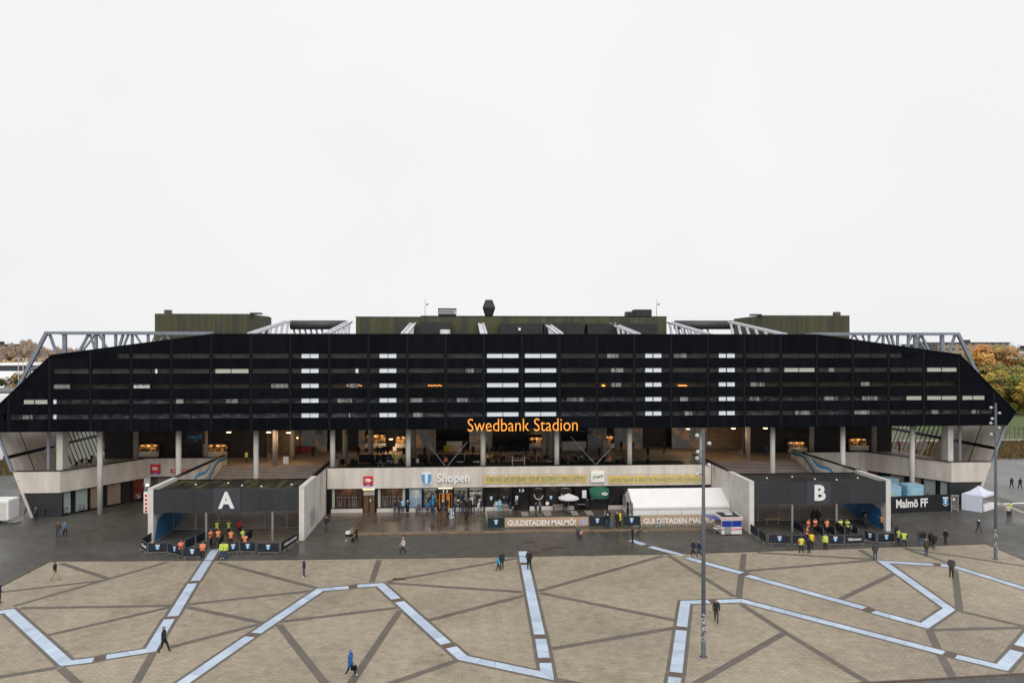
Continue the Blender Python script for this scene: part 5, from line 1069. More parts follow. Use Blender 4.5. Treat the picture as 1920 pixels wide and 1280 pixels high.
def chair(px, py, rz, grp='black chairs on the terrace', label='black wicker armchair among the terrace tables'):
    g = gT(px, py); t = thing('terrace_chair', label, 'chair', g, rz, grp)
    MB().box(-.27, .27, -.27, .27, .4, .47).build('seat', BLACKF, t, local=True); MB().box(-.27, .27, .22, .28, .47, .92).build('backrest', BLACKF, t, local=True)
    for sx_ in (-1, 1):
        MB().box(sx_*.27-.03, sx_*.27+.03, -.25, .22, .62, .66).build('armrest', BLACKF, t, local=True)
        for sy in (-.22, .22): MB().box(sx_*.23-.02, sx_*.23+.02, sy-.02, sy+.02, 0, .4).build('leg', BLACKF, t, local=True)
rr = random.Random(11); i = 0
for px, py in ((731, 874), (862, 875), (867, 860), (878, 864), (893, 863), (893, 875), (1030, 874), (1062, 864), (1075, 861), (1140, 873), (1160, 866), (1175, 860), (1010, 862), (1110, 870)): cafe_table(px, py, i); i += 1
for px, py in ((660, 873), (668, 875), (645, 872), (640, 875), (838, 872), (848, 868), (855, 874), (880, 872), (905, 868), (935, 862), (942, 866), (925, 864), (965, 864), (1000, 866), (1012, 868), (1022, 864), (1040, 868), (1055, 870), (1066, 872), (1082, 868), (1094, 872), (1102, 866), (1118, 874), (1130, 868), (1152, 872), (1166, 870)): chair(px, py, rr.uniform(-3, 3))
for px, py in ((692, 871), (699, 874), (750, 872), (757, 875), (775, 872), (800, 874), (815, 873), (870, 870), (915, 872), (928, 873), (990, 873), (1035, 872), (1160, 874), (1200, 871), (1212, 873)): chair(px, py, rr.uniform(-3, 3))
for px, py in ((150, 872), (158, 868), (168, 872), (176, 865), (140, 878)): chair(px, py, rr.uniform(-3, 3), 'black chairs on the left wing', 'black armchair on the left wing terrace')
g = gT(972, 874); t = thing('serving_trolley', 'white framed serving trolley behind the centre parapet', 'trolley', g)
for xx in (-.85, .85):
    for yy in (-.3, .3): b = MB(); b.bar((xx, yy, 0), (xx, yy, 1.45), .06, .06); b.build('leg', OFFW, t, local=True)
for zz, m_ in ((.35, BROWN), (.85, OFFW), (1.15, mat('pale_wood', (.45, .30, .18)))): MB().box(-.82, .82, -.28, .28, zz, zz+.05).build('shelf', m_, t, local=True)
t = thing('pale_box', 'large pale box behind the yellow container in the concourse', 'box', gT(852, 846)); MB().box(-1.2, 1.2, 0, .8, 0, 1.5).build('body', OFFW, t, local=True); MB().box(-1.25, 1.25, -.03, .83, 1.5, 1.56).build('lid', WHITE, t, local=True)
g = gT(950, 850); t = thing('video_screen', 'large black video screen in the middle of the concourse', 'screen', g); x0, x1 = X(923, g.y), X(991, g.y); MB().box(x0-g.x, x1-g.x, -.1, .1, .35, 3.15).build('display', mat('screen_black', (.004, .004, .005), .15, var=0), t, local=True)
for xx in (x0-g.x+.4, x1-g.x-.4): MB().box(xx-.1, xx+.1, -.3, .3, 0, .35).build('foot', BLACKF, t, local=True)
for px, w_, lab in ((845, 66, 'black screen wall in the concourse behind the yellow container'), (1078, 48, 'black screen in the concourse right of centre with a pale lower half')):
    g = gT(px, 846); t = thing('video_screen', lab, 'screen', g+Vector((0, .8 if px < 900 else 0, 0))); hw_ = w_*.0815/2; MB().box(-hw_, hw_, .85, .95, 1.5, 3.1).build('display', MATS['screen_black'], t, local=True); MB().box(-hw_, hw_, .86, .95, .05, 1.49).build('lower_panel', OFFW if px > 900 else DARKW, t, local=True)
# lit and added ceiling lamps, bracket lamps, star lanterns
for px, py, yy in ((429, 810, 104), (504, 810, 104), (541, 811, 107), (733, 823, 118), (1435, 802.5, 104), (1375, 803, 107), (1290, 804, 114), (905, 809, 114)):  # lamps after the first right-hand one are added to light the concourse
    q = W(px, py, yy); t = thing('ceiling_lamp', 'small warm lit lamp under the black soffit of the terrace', 'lamp', q, 0, 'lit ceiling lamps'); b = MB(); b.lathe([(.02, -.06), (.3, -.04), (.3, .03), (.02, .05)], (0, 0, 0), 12); b.build('disc', LAMPW, t, local=True); b = MB(); b.tube((0, 0, .05), (0, 0, max(.1, ZB-q.z)), .015, n=5); b.build('cable', BLACKF, t, local=True)
    l = bpy.data.lights.new('lamp_glow', 'POINT'); l.energy = 230 if px < 600 else 130; l.color = (1, .72, .42); l.shadow_soft_size = .25; l.specular_factor = .2; lo = link(bpy.data.objects.new('lamp_glow', l)); lo.location = (0, 0, -.3); lo.parent = t
for px in (599, 655, 823, 993, 1104):
    q = W(px, 810, 100); t = thing('star_lantern', 'black angular star lantern hanging under the soffit', 'lantern', q, 0, 'hanging star lanterns'); b = MB()
    for i in range(6): a = i*math.pi/3; b.add([(0, -.12, 0), (0, .12, 0), (.45*math.cos(a-.4), 0, .3*math.sin(a-.4)), (.62*math.cos(a), 0, .42*math.sin(a))], [(0, 1, 2), (0, 2, 3), (1, 3, 2), (0, 3, 1)])
    b.build('star', BLACKF, t, local=True); b = MB(); b.tube((0, 0, 0), (0, 0, ZB-q.z+.1), .012, n=5); b.build('cable', BLACKF, t, local=True)
for sg in (-1, 1):
    h = 62.8; x_ = XC+sg*h; t = thing('bracket_lamp', f'white swan-neck lamp on the leaning end wall of the {"left" if sg < 0 else "right"} wing', 'lamp', (XC+sg*63.4, 101.5, 6.9)); pts = [Vector((XC+sg*63.5, 103.5, 6.9)), Vector((XC+sg*63.3, 103.5, 7.6)), Vector((XC+sg*62.9, 103.5, 7.95)), Vector((XC+sg*62.3, 103.5, 8.05)), Vector((XC+sg*61.9, 103.5, 7.95))]
    b = MB(); [b.tube(p, q, .05, n=6) for p, q in zip(pts, pts[1:])]; b.build('arm', OFFW, t); b = MB(); b.lathe([(.22, -.12), (.2, 0), (.05, .08)], pts[-1], 10); b.build('shade', OFFW, t)

# ================================================================ people
def pose(kind):
    J = dict(pel=(0, 0, .95), spn=(0, .005, 1.12), che=(0, .0, 1.33), nck=(0, .0, 1.48), hd0=(0, -.01, 1.56), hd1=(0, -.02, 1.645), hd2=(0, -.005, 1.725))
    def side(s, sh, el, wr, ha, hp, kn, an, to):
        for k, p in zip(('sho', 'elb', 'wri', 'han', 'hip', 'kne', 'ank', 'toe'), (sh, el, wr, ha, hp, kn, an, to)): J[k+s] = p
    L = dict(sh=(.18, 0, 1.42), el=(.235, .03, 1.14), wr=(.245, -.05, .90), ha=(.24, -.07, .83), hp=(.09, 0, .90), kn=(.105, -.015, .50), an=(.11, .02, .09), to=(.125, -.13, .045))
    Rr = {k: (-v[0], v[1], v[2]) for k, v in L.items()}
    if kind == 'walk':
        L.update(el=(.24, .10, 1.16), wr=(.23, .08, .93), ha=(.22, .06, .86), kn=(.10, -.20, .53), an=(.10, -.30, .12), to=(.11, -.44, .09))
        Rr.update(el=(-.24, -.06, 1.15), wr=(-.21, -.22, .95), ha=(-.2, -.28, .9), kn=(-.10, .08, .48), an=(-.10, .30, .16), to=(-.11, .22, .045))
    if kind == 'fold': L.update(el=(.25, -.06, 1.16), wr=(.06, -.2, 1.18), ha=(-.02, -.2, 1.2)); Rr.update(el=(-.25, -.06, 1.16), wr=(-.06, -.19, 1.13), ha=(.02, -.21, 1.13))
    if kind == 'pocket': L.update(el=(.28, .06, 1.15), wr=(.2, -.06, .96), ha=(.18, -.09, .91)); Rr.update(el=(-.28, .06, 1.15), wr=(-.2, -.06, .96), ha=(-.18, -.09, .91))
    if kind == 'phone': L.update(el=(.23, -.03, 1.15), wr=(.1, -.25, 1.2), ha=(.06, -.3, 1.25)); Rr.update(el=(-.23, .02, 1.14), wr=(-.14, -.2, 1.1), ha=(-.08, -.27, 1.15)); J.update(hd1=(0, -.05, 1.64), hd2=(0, -.05, 1.715))
    if kind == 'push': L.update(el=(.22, -.05, 1.16), wr=(.18, -.3, 1.05), ha=(.17, -.37, 1.04), kn=(.1, -.1, .5), an=(.1, -.12, .09), to=(.11, -.27, .045)); Rr.update(el=(-.22, -.05, 1.16), wr=(-.18, -.3, 1.05), ha=(-.17, -.37, 1.04), kn=(-.1, .05, .5), an=(-.1, .2, .12), to=(-.11, .08, .045))
    if kind == 'sit':
        for k in J: J[k] = (J[k][0], J[k][1], J[k][2]-.42)
        for D in (L, Rr):
            s = 1 if D is L else -1
            D.update(sh=(.18*s, 0, 1.0), el=(.24*s, -.04, .74), wr=(.16*s, -.26, .66), ha=(.12*s, -.32, .66), hp=(.09*s, 0, .5), kn=(.12*s, -.42, .50), an=(.12*s, -.44, .09), to=(.13*s, -.58, .045))
    if kind == 'wide': L.update(hp=(.1, 0, .9), kn=(.15, -.01, .5), an=(.19, .02, .09), to=(.23, -.12, .045), el=(.33, .05, 1.18), wr=(.2, -.02, 1.0), ha=(.16, -.05, .97)); Rr.update(kn=(-.15, -.01, .5), an=(-.19, .02, .09), to=(-.23, -.12, .045), el=(-.33, .05, 1.18), wr=(-.2, -.02, 1.0), ha=(-.16, -.05, .97))
    side('L', *[L[k] for k in ('sh', 'el', 'wr', 'ha', 'hp', 'kn', 'an', 'to')]); side('R', *[Rr[k] for k in ('sh', 'el', 'wr', 'ha', 'hp', 'kn', 'an', 'to')])
    return J
RAD = dict(pel=(.155, .125), spn=(.155, .12), che=(.18, .13), nck=(.06, .06), hd0=(.062, .07), hd1=(.078, .095), hd2=(.055, .065), sho=(.085, .085), elb=(.062, .062), wri=(.047, .047), han=(.042, .03), hip=(.105, .11), kne=(.075, .08), ank=(.052, .055), toe=(.045, .04))
EDG = [('pel', 'spn'), ('spn', 'che'), ('che', 'nck'), ('nck', 'hd0'), ('hd0', 'hd1'), ('hd1', 'hd2')]+[e for s in 'LR' for e in (('che', 'sho'+s), ('sho'+s, 'elb'+s), ('elb'+s, 'wri'+s), ('wri'+s, 'han'+s), ('pel', 'hip'+s), ('hip'+s, 'kne'+s), ('kne'+s, 'ank'+s), ('ank'+s, 'toe'+s))]
REG = {}                                             # edge -> material slot: 0 skin 1 top 2 legs 3 shoes
for e in EDG:
    n_ = e[1][:3]; REG[e] = 0 if n_ in ('hd0', 'hd1', 'hd2', 'han') else 1 if n_ in ('spn', 'che', 'nck', 'sho', 'elb', 'wri') else 3 if n_ == 'toe' else 2
PCACHE = {}
def pose_mesh(kind):
    if kind in PCACHE: return PCACHE[kind]
    J = pose(kind); names = list(J); me = bpy.data.meshes.new('sk'); me.from_pydata([J[k] for k in names], [(names.index(a), names.index(b)) for a, b in EDG], [])
    o = bpy.data.objects.new('sk', me); COL.objects.link(o); md = o.modifiers.new('s', 'SKIN'); md.use_smooth_shade = True
    sv = me.skin_vertices[0].data
    for i, k in enumerate(names): sv[i].radius = RAD[k[:3]]; sv[i].use_root = (k == 'pel')
    sb = o.modifiers.new('u', 'SUBSURF'); sb.levels = 1; sb.render_levels = 1
    dg = bpy.context.evaluated_depsgraph_get(); dg.update(); body = bpy.data.meshes.new_from_object(o.evaluated_get(dg)); bpy.data.objects.remove(o)
    vs = [v.co.copy() for v in body.vertices]; nrm = [v.normal.copy() for v in body.vertices]; fs = [tuple(p.vertices) for p in body.polygons]; cen = [p.center.copy() for p in body.polygons]; bpy.data.meshes.remove(body)
    seg = [(Vector(J[a]), Vector(J[b]), (a, b), (RAD[a[:3]][0]+RAD[b[:3]][0])/2) for a, b in EDG]
    def near(c):
        best = None
        for a, b_, e, r in seg:
            ab = b_-a; t = max(0, min(1, (c-a).dot(ab)/ab.length_squared)); d = (c-(a+ab*t)).length-r
            if best is None or d < best[0]: best = (d, e)
        return best[1]
    ee = [near(c) for c in cen]; ms = [REG[e] for e in ee]
    mb = MB(); mb.v = [tuple(v) for v in vs]; mb.f = fs[:]; mb.m = ms[:]
    h = J['hd1']; mb.add([(h[0]-.014, h[1]-.085, h[2]-.012), (h[0]+.014, h[1]-.085, h[2]-.012), (h[0], h[1]-.118, h[2]-.018), (h[0], h[1]-.085, h[2]+.03)], [(0, 1, 2), (0, 2, 3), (1, 3, 2)], 0)   # nose
    for s in (-1, 1): mb.add([(h[0]+s*.078, h[1]+.01, h[2]-.03), (h[0]+s*.095, h[1]+.03, h[2]), (h[0]+s*.08, h[1]+.01, h[2]+.035)], [(0, 1, 2), (2, 1, 0)], 0)     # ears
    for s in 'LR':                                   # four fingers and a thumb
        wv, hv = Vector(J['wri'+s]), Vector(J['han'+s]); d = (hv-wv).normalized(); sd_ = d.cross(Vector((1, 0, 0))); sd_ = (sd_ if sd_.length > .1 else Vector((0, 1, 0))).normalized(); bn = d.cross(sd_).normalized()*(1 if s == 'R' else -1)
        for k, ln in enumerate((.062, .074, .07, .054)):
            p0 = hv+d*.02+sd_*(.021*(k-1.5)); p1 = p0+d*ln*.55+bn*.006; p2 = p1+d*ln*.4+bn*.022; mb.tube(p0, p1, .0105, .0095, 5, 0); mb.tube(p1, p2, .0095, .007, 5, 0)
        p0 = hv-d*.01+sd_*.04; p1 = p0+d*.03+sd_*.025; mb.tube(p0, p1, .012, .010, 5, 0); mb.tube(p1, p1+d*.028, .010, .007, 5, 0)
    me = bpy.data.meshes.new('person_'+kind); me.from_pydata(mb.v, [], mb.f)
    for k in range(4): me.materials.append(None)
    me.polygons.foreach_set('material_index', mb.m); me.polygons.foreach_set('use_smooth', [True]*len(mb.f)); me.update()
    def shell(name, pred, off, mats=1):
        sel = [f for f, c, e in zip(fs, cen, ee) if pred(c, e)]; ids = sorted({i for f in sel for i in f}); mp_ = {j: i for i, j in enumerate(ids)}
        m2 = bpy.data.meshes.new(name); m2.from_pydata([tuple(vs[j]+nrm[j]*off) for j in ids], [], [tuple(mp_[k] for k in f) for f in sel])
        m2.materials.append(None); m2.polygons.foreach_set('use_smooth', [True]*len(sel)); m2.update(); return m2
    hz = J['hd1'][2]; hy = J['hd1'][1]; tz = J['pel'][2]
    out_ = dict(body=me, hair=shell('hair', lambda c, e: e[1][:2] == 'hd' and e[1] != 'hd0' and (c.z > hz+.045 or (c.y > hy+.03 and c.z > hz-.06)), .012),
                hat=shell('hat', lambda c, e: e[1] in ('hd1', 'hd2') and c.z > hz+.02, .022),
                hood=shell('hood', lambda c, e: e[1][:2] == 'hd' and (c.y > hy-.02 or c.z > hz+.05), .025),
                vest=shell('vest', lambda c, e: e[1] in ('spn', 'che', 'shoL', 'shoR', 'nck') and c.z < J['nck'][2] or (e[1] in ('hipL', 'hipR') and c.z > tz-.08), .022),
                coat=shell('coat', lambda c, e: e[1] in ('spn', 'che', 'shoL', 'shoR') or (e[1] in ('hipL', 'hipR', 'kneL', 'kneR') and c.z > tz-.28), .02),
                scarf=shell('scarf', lambda c, e: e[1] in ('nck', 'hd0', 'che') and J['nck'][2]-.06 < c.z < J['nck'][2]+.07, .03))
    PCACHE[kind] = out_; return out_
def cloth(name, c, r=.8): return mat('cloth_'+name, c, r, var=.12, scale=9)
CL = dict(black=(.012, .012, .014), dark=(.022, .022, .026), navy=(.014, .022, .05), grey=(.10, .10, .105), dgrey=(.045, .047, .05), olive=(.05, .045, .022), brown=(.07, .042, .028), blue=(.02, .12, .36), turq=(.02, .38, .50), sky=(.30, .48, .66), jeans=(.035, .065, .13), ljeans=(.10, .16, .26), beige=(.38, .29, .20), cream=(.55, .50, .44), white=(.70, .70, .70), red=(.45, .03, .03), orange=(.80, .25, .11), yellow=(.56, .64, .10), ayellow=(.75, .60, .02), pink=(.60, .22, .24), purple=(.12, .06, .18), green=(.06, .10, .05), maroon=(.12, .015, .02))
SKIN = mat('skin', (.52, .32, .24), .6, var=.05); SKIN2 = mat('skin_tan', (.40, .24, .17), .6, var=.05)
HAIRS = dict(dk=(.018, .013, .010), br=(.06, .035, .02), gr=(.32, .31, .30), wh=(.62, .60, .57), bl=(.28, .20, .10), re=(.22, .09, .04))
def person(pos, kind, rz, label, top='dark', legs='dark', shoes='black', hair='dk', hat=None, hood=None, vest=None, coat=None, scarf=None, h=1.75, group=None, skin=None):
    P = pose_mesh(kind); o = link(bpy.data.objects.new('person', P['body'])); tag(o, label, 'person', group)
    s = h/1.78; o.location = pos; o.scale = (s*random.uniform(1.0, 1.08), s*random.uniform(1.0, 1.1), s); o.rotation_euler = (0, 0, R(rz))
    for i, m_ in enumerate((skin or random.choice([SKIN, SKIN, SKIN2]), cloth(top, CL[top]), cloth(legs, CL[legs]), cloth(shoes, CL[shoes]))):
        o.material_slots[i].link = 'OBJECT'; o.material_slots[i].material = m_
    def kid(k, m_, nm=None):
        c = link(bpy.data.objects.new(nm or k, P[k])); c.parent = o; c.material_slots[0].link = 'OBJECT'; c.material_slots[0].material = m_
    if hood: kid('hood', cloth(hood, CL[hood]))
    elif hat: kid('hat', cloth(hat, CL[hat])); kid('hair', mat('hair_'+hair, HAIRS[hair], .6))
    else: kid('hair', mat('hair_'+hair, HAIRS[hair], .6, var=.2, scale=20))
    if vest: kid('vest', mat('vest_'+vest, CL[vest], .55, var=.05, emit=.0))
    if coat: kid('coat', cloth(coat, CL[coat]))
    if scarf: kid('scarf', cloth(scarf, CL[scarf]))
    return o
P_ = person
# --- plaza
P_(G(103,1088),'walk',85,'walker in a black jacket and beige trousers striding near the left plaza corner','black','beige',hat='black')
P_(G(307,1223),'walk',95,'walker in a long black coat crossing the pale strip before gate A','black','black',hat='maroon',coat='black',h=1.85)
P_(G(570,1082),'stand',-60,'man in a navy jacket and blue jeans standing on beige paving right of gate A','navy','jeans','white')
P_(G(657,1267),'walk',75,'person in a bright blue puffer jacket carrying a black bag','blue','black','white',hood='blue',h=1.75,coat='blue')
t = thing('hand_bag', 'black bag hanging from the hand of the person in bright blue', 'bag', G(661,1266)+Vector((.1, -.1, .38))); o = MB().box(-.2, .2, -.09, .09, 0, .34).build('body', BLACKF, t, local=True); bevel(o, .05); b = MB(); b.tube((-.1, 0, .33), (0, 0, .48), .012, n=5); b.tube((.1, 0, .33), (0, 0, .48), .012, n=5); b.build('strap', BLACKF, t, local=True)
P_(G(756,1038),'walk',-70,'walker in a cream jacket with red hem before the wet terrace','cream','dark',hat='cream',vest='cream',scarf='red')
P_(G(668.5,1017),'push',-90,'person in black with a purple bag pushing the pram','black','black',hair='dk'); 
P_(G(612,995),'walk',-20,'dark-clothed person standing at the foot of gate A side wall','dark','dgrey')
P_(G(941,1067),'stand',200,'adult in a navy jacket walking beside a child in turquoise','navy','dark','white',hair='br')
P_(G(933.5,1070),'walk',110,'child in a turquoise jacket with a small scooter','turq','black',h=1.4)
P_(G(992,1067),'pocket',170,'heavy person in a black coat on the pale strip facing the shops','black','black',coat='black',h=1.85)
P_(G(1343,1166),'walk',-20,'walker in a black jacket beside the plaza lamp mast','black','dgrey',hair='re',h=1.8)
P_(G(1186,1018),'phone',60,'person in black looking at a phone at the start of the pale strip','black','black',hat='dark',h=1.85)
P_(G(1300,1043),'walk',-80,'walker in a navy jacket with white shoes, left of a pair near the plaza mast','navy','black','white',hair='dk')
P_(G(1311,1045),'walk',-85,'walker in a navy jacket with white shoes, right of a pair near the plaza mast','navy','navy','white',hair='br')
P_(G(1084,1010),'stand',190,'woman in a light grey jacket holding the hand of a child','grey','dark','white',hair='bl',h=1.68); P_(G(1089.5,1012),'walk',180,'small child in a pink jacket walking below the first long banner','pink','dark',h=1.15,hair='bl')
P_(G(1641,1049),'stand',175,'person in a dark grey hooded jacket standing at the sharp strip corner','dgrey','jeans',hood='dgrey',h=1.85)
P_(G(1784,1082),'pocket',-40,'white-haired old man in a grey coat standing on the right strip','dgrey','black',hair='wh',coat='dgrey',h=1.88)
P_(G(1737,1041),'stand',180,'grey-haired person in an olive jacket and blue jeans seen from behind','olive','jeans',hair='gr',coat='olive',h=1.78)
P_(G(1725,1022),'walk',150,'person in a dark brown jacket in the group right of gate B','brown','ljeans',hair='re'); P_(G(1732,1024),'walk',170,'person in a black jacket and jeans in the group right of gate B','black','ljeans',hair='br')
P_(G(1746,1026),'stand',140,'person in a black coat and beanie walking arm in arm right of gate B','black','black',hat='black',coat='black'); P_(G(1751,1030),'walk',130,'woman in a long black coat with red hair right of gate B','black','green',hair='re',coat='black')
P_(G(1773,1021),'walk',-75,'walker all in black alone before the black club banner','black','black',h=1.72)
P_(G(1835,999),'walk',10,'person in a navy jacket with white scarf below the pop-up tent','navy','dgrey',scarf='white',hat='dark')
P_(G(1890,970.5),'stand',0,'person in a white jacket beside a yellow-vested guard at the right edge','cream','dark',hair='br'); P_(G(1895,966),'stand',30,'guard in a yellow vest near the right edge beside a person in white','navy','navy',vest='yellow',hat='dark')
for px, py in ((1897, 916), (1913, 917)): P_(G(px, py), 'walk', 170, 'distant walker in dark clothes on the road behind the right wing', 'dark', 'dark', group='distant walkers behind the right wing')
for px in (41,): P_(G(41, 933), 'walk', 20, 'dark-clothed walker farthest out behind the left wing corner', 'dark', 'black')
P_(G(51, 965), 'walk', -60, 'slim dark-clothed walker near the white trailer', 'navy', 'black', 'white'); P_(G(67, 976), 'phone', 15, 'person in black with white shirt front by the dark left plinth', 'black', 'black', hair='gr', scarf='white')
P_(G(108.5, 1007), 'walk', 30, 'walker in a brown jacket beside one in blue on the left forecourt', 'brown', 'jeans', hair='br'); P_(G(122, 1005), 'walk', 40, 'walker in a blue denim jacket beside one in brown on the left forecourt', 'ljeans', 'black', hair='dk')
P_(G(-1, 1130), 'stand', 100, 'person in a dark coat cut by the left edge of the plaza', 'navy', 'maroon')
# --- stewards and police at gate A
oA = dict(top='dark', legs='black', vest='orange', group='orange-vested stewards at gate A'); LO = 'steward in an orange vest standing among the barriers of gate A'
P_(G(339, 1044), 'fold', 30, 'steward in an orange vest and red jacket leaning on the front barrier of gate A', 'red', 'black', vest='orange'); P_(G(380, 1047), 'fold', 10, 'steward in an orange vest standing in front of the barriers beside the pale strip', 'orange', 'black', vest='orange')
for px, py, k, a in ((395, 1022, 'fold', 70), (409, 1021, 'stand', 10), (433, 1023, 'pocket', 0), (459.5, 1031, 'stand', 180)): P_(G(px, py), k, a, LO, **oA)
P_(G(455, 1021), 'stand', 60, 'steward in a yellow vest between the lane barriers of gate A', 'black', 'black', vest='yellow'); 
for px, py, a in ((407, 1004, 0), (429, 1003, 40)): P_(G(px, py), 'stand', a, 'guard in a yellow-green vest standing inside gate A by the bars', 'navy', 'navy', vest='yellow', group='guards inside gate A')
for px, a in ((416.5, 20), (423, 200)): P_(G(px, 1047), 'stand', a, 'police officer in a bright yellow jacket standing before gate A', 'yellow', 'jeans', 'white', vest='yellow', hat='navy', group='police pair before gate A')
P_(G(449, 1002), 'stand', 180, 'person in a red jacket behind the bars of gate A', 'red', 'black')
# --- gate B
oB = dict(top='dark', legs='black', vest='orange', group='orange-vested stewards at gate B'); LO = 'steward in an orange vest standing among the barriers of gate B'
for px, py, k, a in ((1515.5, 1001, 'fold', 30), (1528.5, 999.5, 'fold', 0), (1550.5, 1001, 'pocket', 10), (1513.5, 1015, 'fold', 60)): P_(G(px, py), k, a, LO, **oB)
P_(G(1521.5, 1028), 'stand', 150, 'steward in a yellow and orange jacket behind the black-clothed guard at gate B', 'orange', 'black', vest='ayellow'); P_(G(1502.5, 1036), 'wide', 175, 'steward in a yellow and orange jacket standing astride at the plaza edge before gate B', 'orange', 'black', vest='yellow'); P_(G(1517, 1037), 'stand', 190, 'guard in black uniform standing at the plaza edge before gate B', 'black', 'black', hat='black')
P_(G(1547.5, 1031), 'stand', -30, 'steward in a yellow vest standing in front of the barriers of gate B', 'yellow', 'black', vest='yellow', hair='bl')
for px, py, a in ((1576, 1000, 0), (1589, 1001, -60)): P_(G(px, py), 'fold', a, 'steward in a yellow vest between the lane barriers of gate B', 'black', 'black', vest='yellow', group='yellow stewards in the lanes of gate B')
P_(G(1622.5, 990.5), 'pocket', 0, 'guard in black standing under the right half of gate B', 'black', 'black'); P_(G(1619, 981), 'stand', 20, 'dark-clothed person deep under gate B by the blue wall', 'black', 'black', hair='br')
P_(G(1654, 992), 'pocket', 0, 'steward in an orange vest at the right post of gate B', 'black', 'black', vest='orange')
for px in (1525, 1534): P_(G(px, 985), 'stand', 170, 'dark figure standing behind the bars of gate B', 'black', 'black', hood='black', coat='black', h=1.95, group='dark figures behind the bars of gate B')
for px, py, a in ((1684.5, 1021, 30), (1695, 1025, -20)): P_(G(px, py), 'wide', a, 'police officer in a yellow vest at the right end of the gate B barriers', 'navy', 'navy', vest='yellow', hat='navy', group='police pair at the gate B barriers')
P_(G(1681, 1012), 'stand', 200, 'person in black behind the police pair at gate B', 'black', 'black', hat='navy')
# --- shop terrace
S = gA
P_(S(740, 962), 'stand', 40, 'person in dark clothes with a red scarf outside the gym window', 'navy', 'jeans', scarf='red'); P_(S(755, 960.5), 'pocket', 0, 'person in a light blue hooded jacket outside the gym window', 'sky', 'jeans', 'white', hair='bl'); P_(S(764.5, 960.5), 'fold', 0, 'person in a black jacket and white shirt beside the jersey poster', 'black', 'dark', 'white', scarf='white')
P_(S(786, 959.5), 'sit', 0, 'person in grey sitting on the bench below the jersey poster', 'grey', 'jeans', hair='br'); P_(S(801.5, 959), 'sit', 5, 'person in bright blue sitting on the bench by the shop', 'blue', 'dark'); P_(S(811.5, 973), 'stand', 160, 'person in navy standing in front of the bench by the shop', 'navy', 'jeans', hair='br')
for px, py, a, top, legs in ((861, 962, 90, 'dark', 'jeans'), (866.5, 964, -60, 'navy', 'jeans'), (875, 961, 20, 'black', 'dark'), (884, 961, 100, 'black', 'black'), (889, 963, -90, 'navy', 'dark')): P_(S(px, py), 'stand', a, 'person in dark clothes in the queue right of the lit shop door', top, legs, group='queue right of the shop door')
P_(S(897, 965), 'stand', -100, 'person in a white jacket at the right end of the shop queue', 'white', 'ljeans'); P_(S(874.5, 982), 'phone', 180, 'person in a black coat alone on the wet terrace before the shop queue', 'black', 'black', coat='black', hair='br')
P_(S(936.5, 960), 'stand', 20, 'person in a turquoise jacket at the slatted table before the bar', 'sky', 'turq', hair='br'); P_(S(930, 956), 'sit', -60, 'person with white sleeves sitting left of the slatted table before the bar', 'white', 'sky'); P_(S(945, 953), 'stand', 0, 'person in white and navy behind the slatted table before the bar', 'navy', 'navy', scarf='white'); P_(S(951, 953), 'stand', 10, 'person with a green beanie behind the slatted table before the bar', 'navy', 'navy', hat='turq'); P_(S(956, 960), 'sit', 120, 'person in navy sitting right of the slatted table before the bar', 'navy', 'jeans'); P_(S(968, 957), 'stand', 10, 'person with a white scarf by door 13', 'black', 'black', vest='grey', scarf='white')
P_(S(1004.5, 967), 'stand', 60, 'person in navy jeans standing beside a pink-hatted companion', 'navy', 'jeans', hair='br'); P_(S(1012.5, 965), 'fold', -20, 'person in a grey jacket with a pink hat on the wet terrace', 'grey', 'black', 'white', hat='pink')
P_(S(1061, 963), 'stand', 160, 'person in dark jeans under the left of the parasol', 'black', 'jeans'); P_(S(1079, 961), 'stand', 200, 'person in black under the right of the parasol', 'navy', 'black'); P_(S(1101, 959), 'stand', -10, 'person in black with white trainers right of the parasol', 'black', 'black', 'white', hair='br')
P_(S(1134.5, 985), 'stand', 60, 'person with a pink cap in the group at the fence opening', 'ljeans', 'jeans', hat='pink'); P_(S(1141, 981), 'stand', -30, 'person with reddish hair in the group at the fence opening', 'dark', 'dark', hair='re', scarf='maroon'); P_(S(1139, 988), 'stand', 30, 'person in a black jacket and pale scarf in the group at the fence opening', 'black', 'jeans', scarf='white'); P_(S(1147, 990), 'phone', 10, 'person in a green jacket and jeans at the fence opening', 'green', 'ljeans', hair='gr')
P_(S(1157, 989), 'stand', 20, 'person in black with a pale wide hat beside the bright yellow jacket', 'black', 'black', hat='cream', h=1.85); P_(S(1162.5, 986), 'stand', 100, 'person in a bright yellow jacket at the marquee corner', 'ayellow', 'black', vest='ayellow', coat='ayellow', h=1.8)
for px, py, a, k, top, legs, ht in ((748, 961, -30, 'stand', 'dgrey', 'dark', None), (820, 961, 100, 'walk', 'brown', 'dark', None), (830, 963, -20, 'walk', 'navy', 'jeans', 'white'), (838, 959, 170, 'stand', 'black', 'dark', None), (853, 960, 60, 'fold', 'grey', 'jeans', None), (871, 958, 200, 'stand', 'black', 'jeans', 'sky'), (880, 958, -40, 'pocket', 'dgrey', 'dark', None), (902, 960, 90, 'stand', 'navy', 'dark', None)):
    P_(S(px, py), k, a, 'dark-clothed visitor in the loose crowd around the lit shop door', top, legs, hat=ht, group='crowd around the shop door', hair=random.choice(['dk', 'br', 'bl', 'gr']))
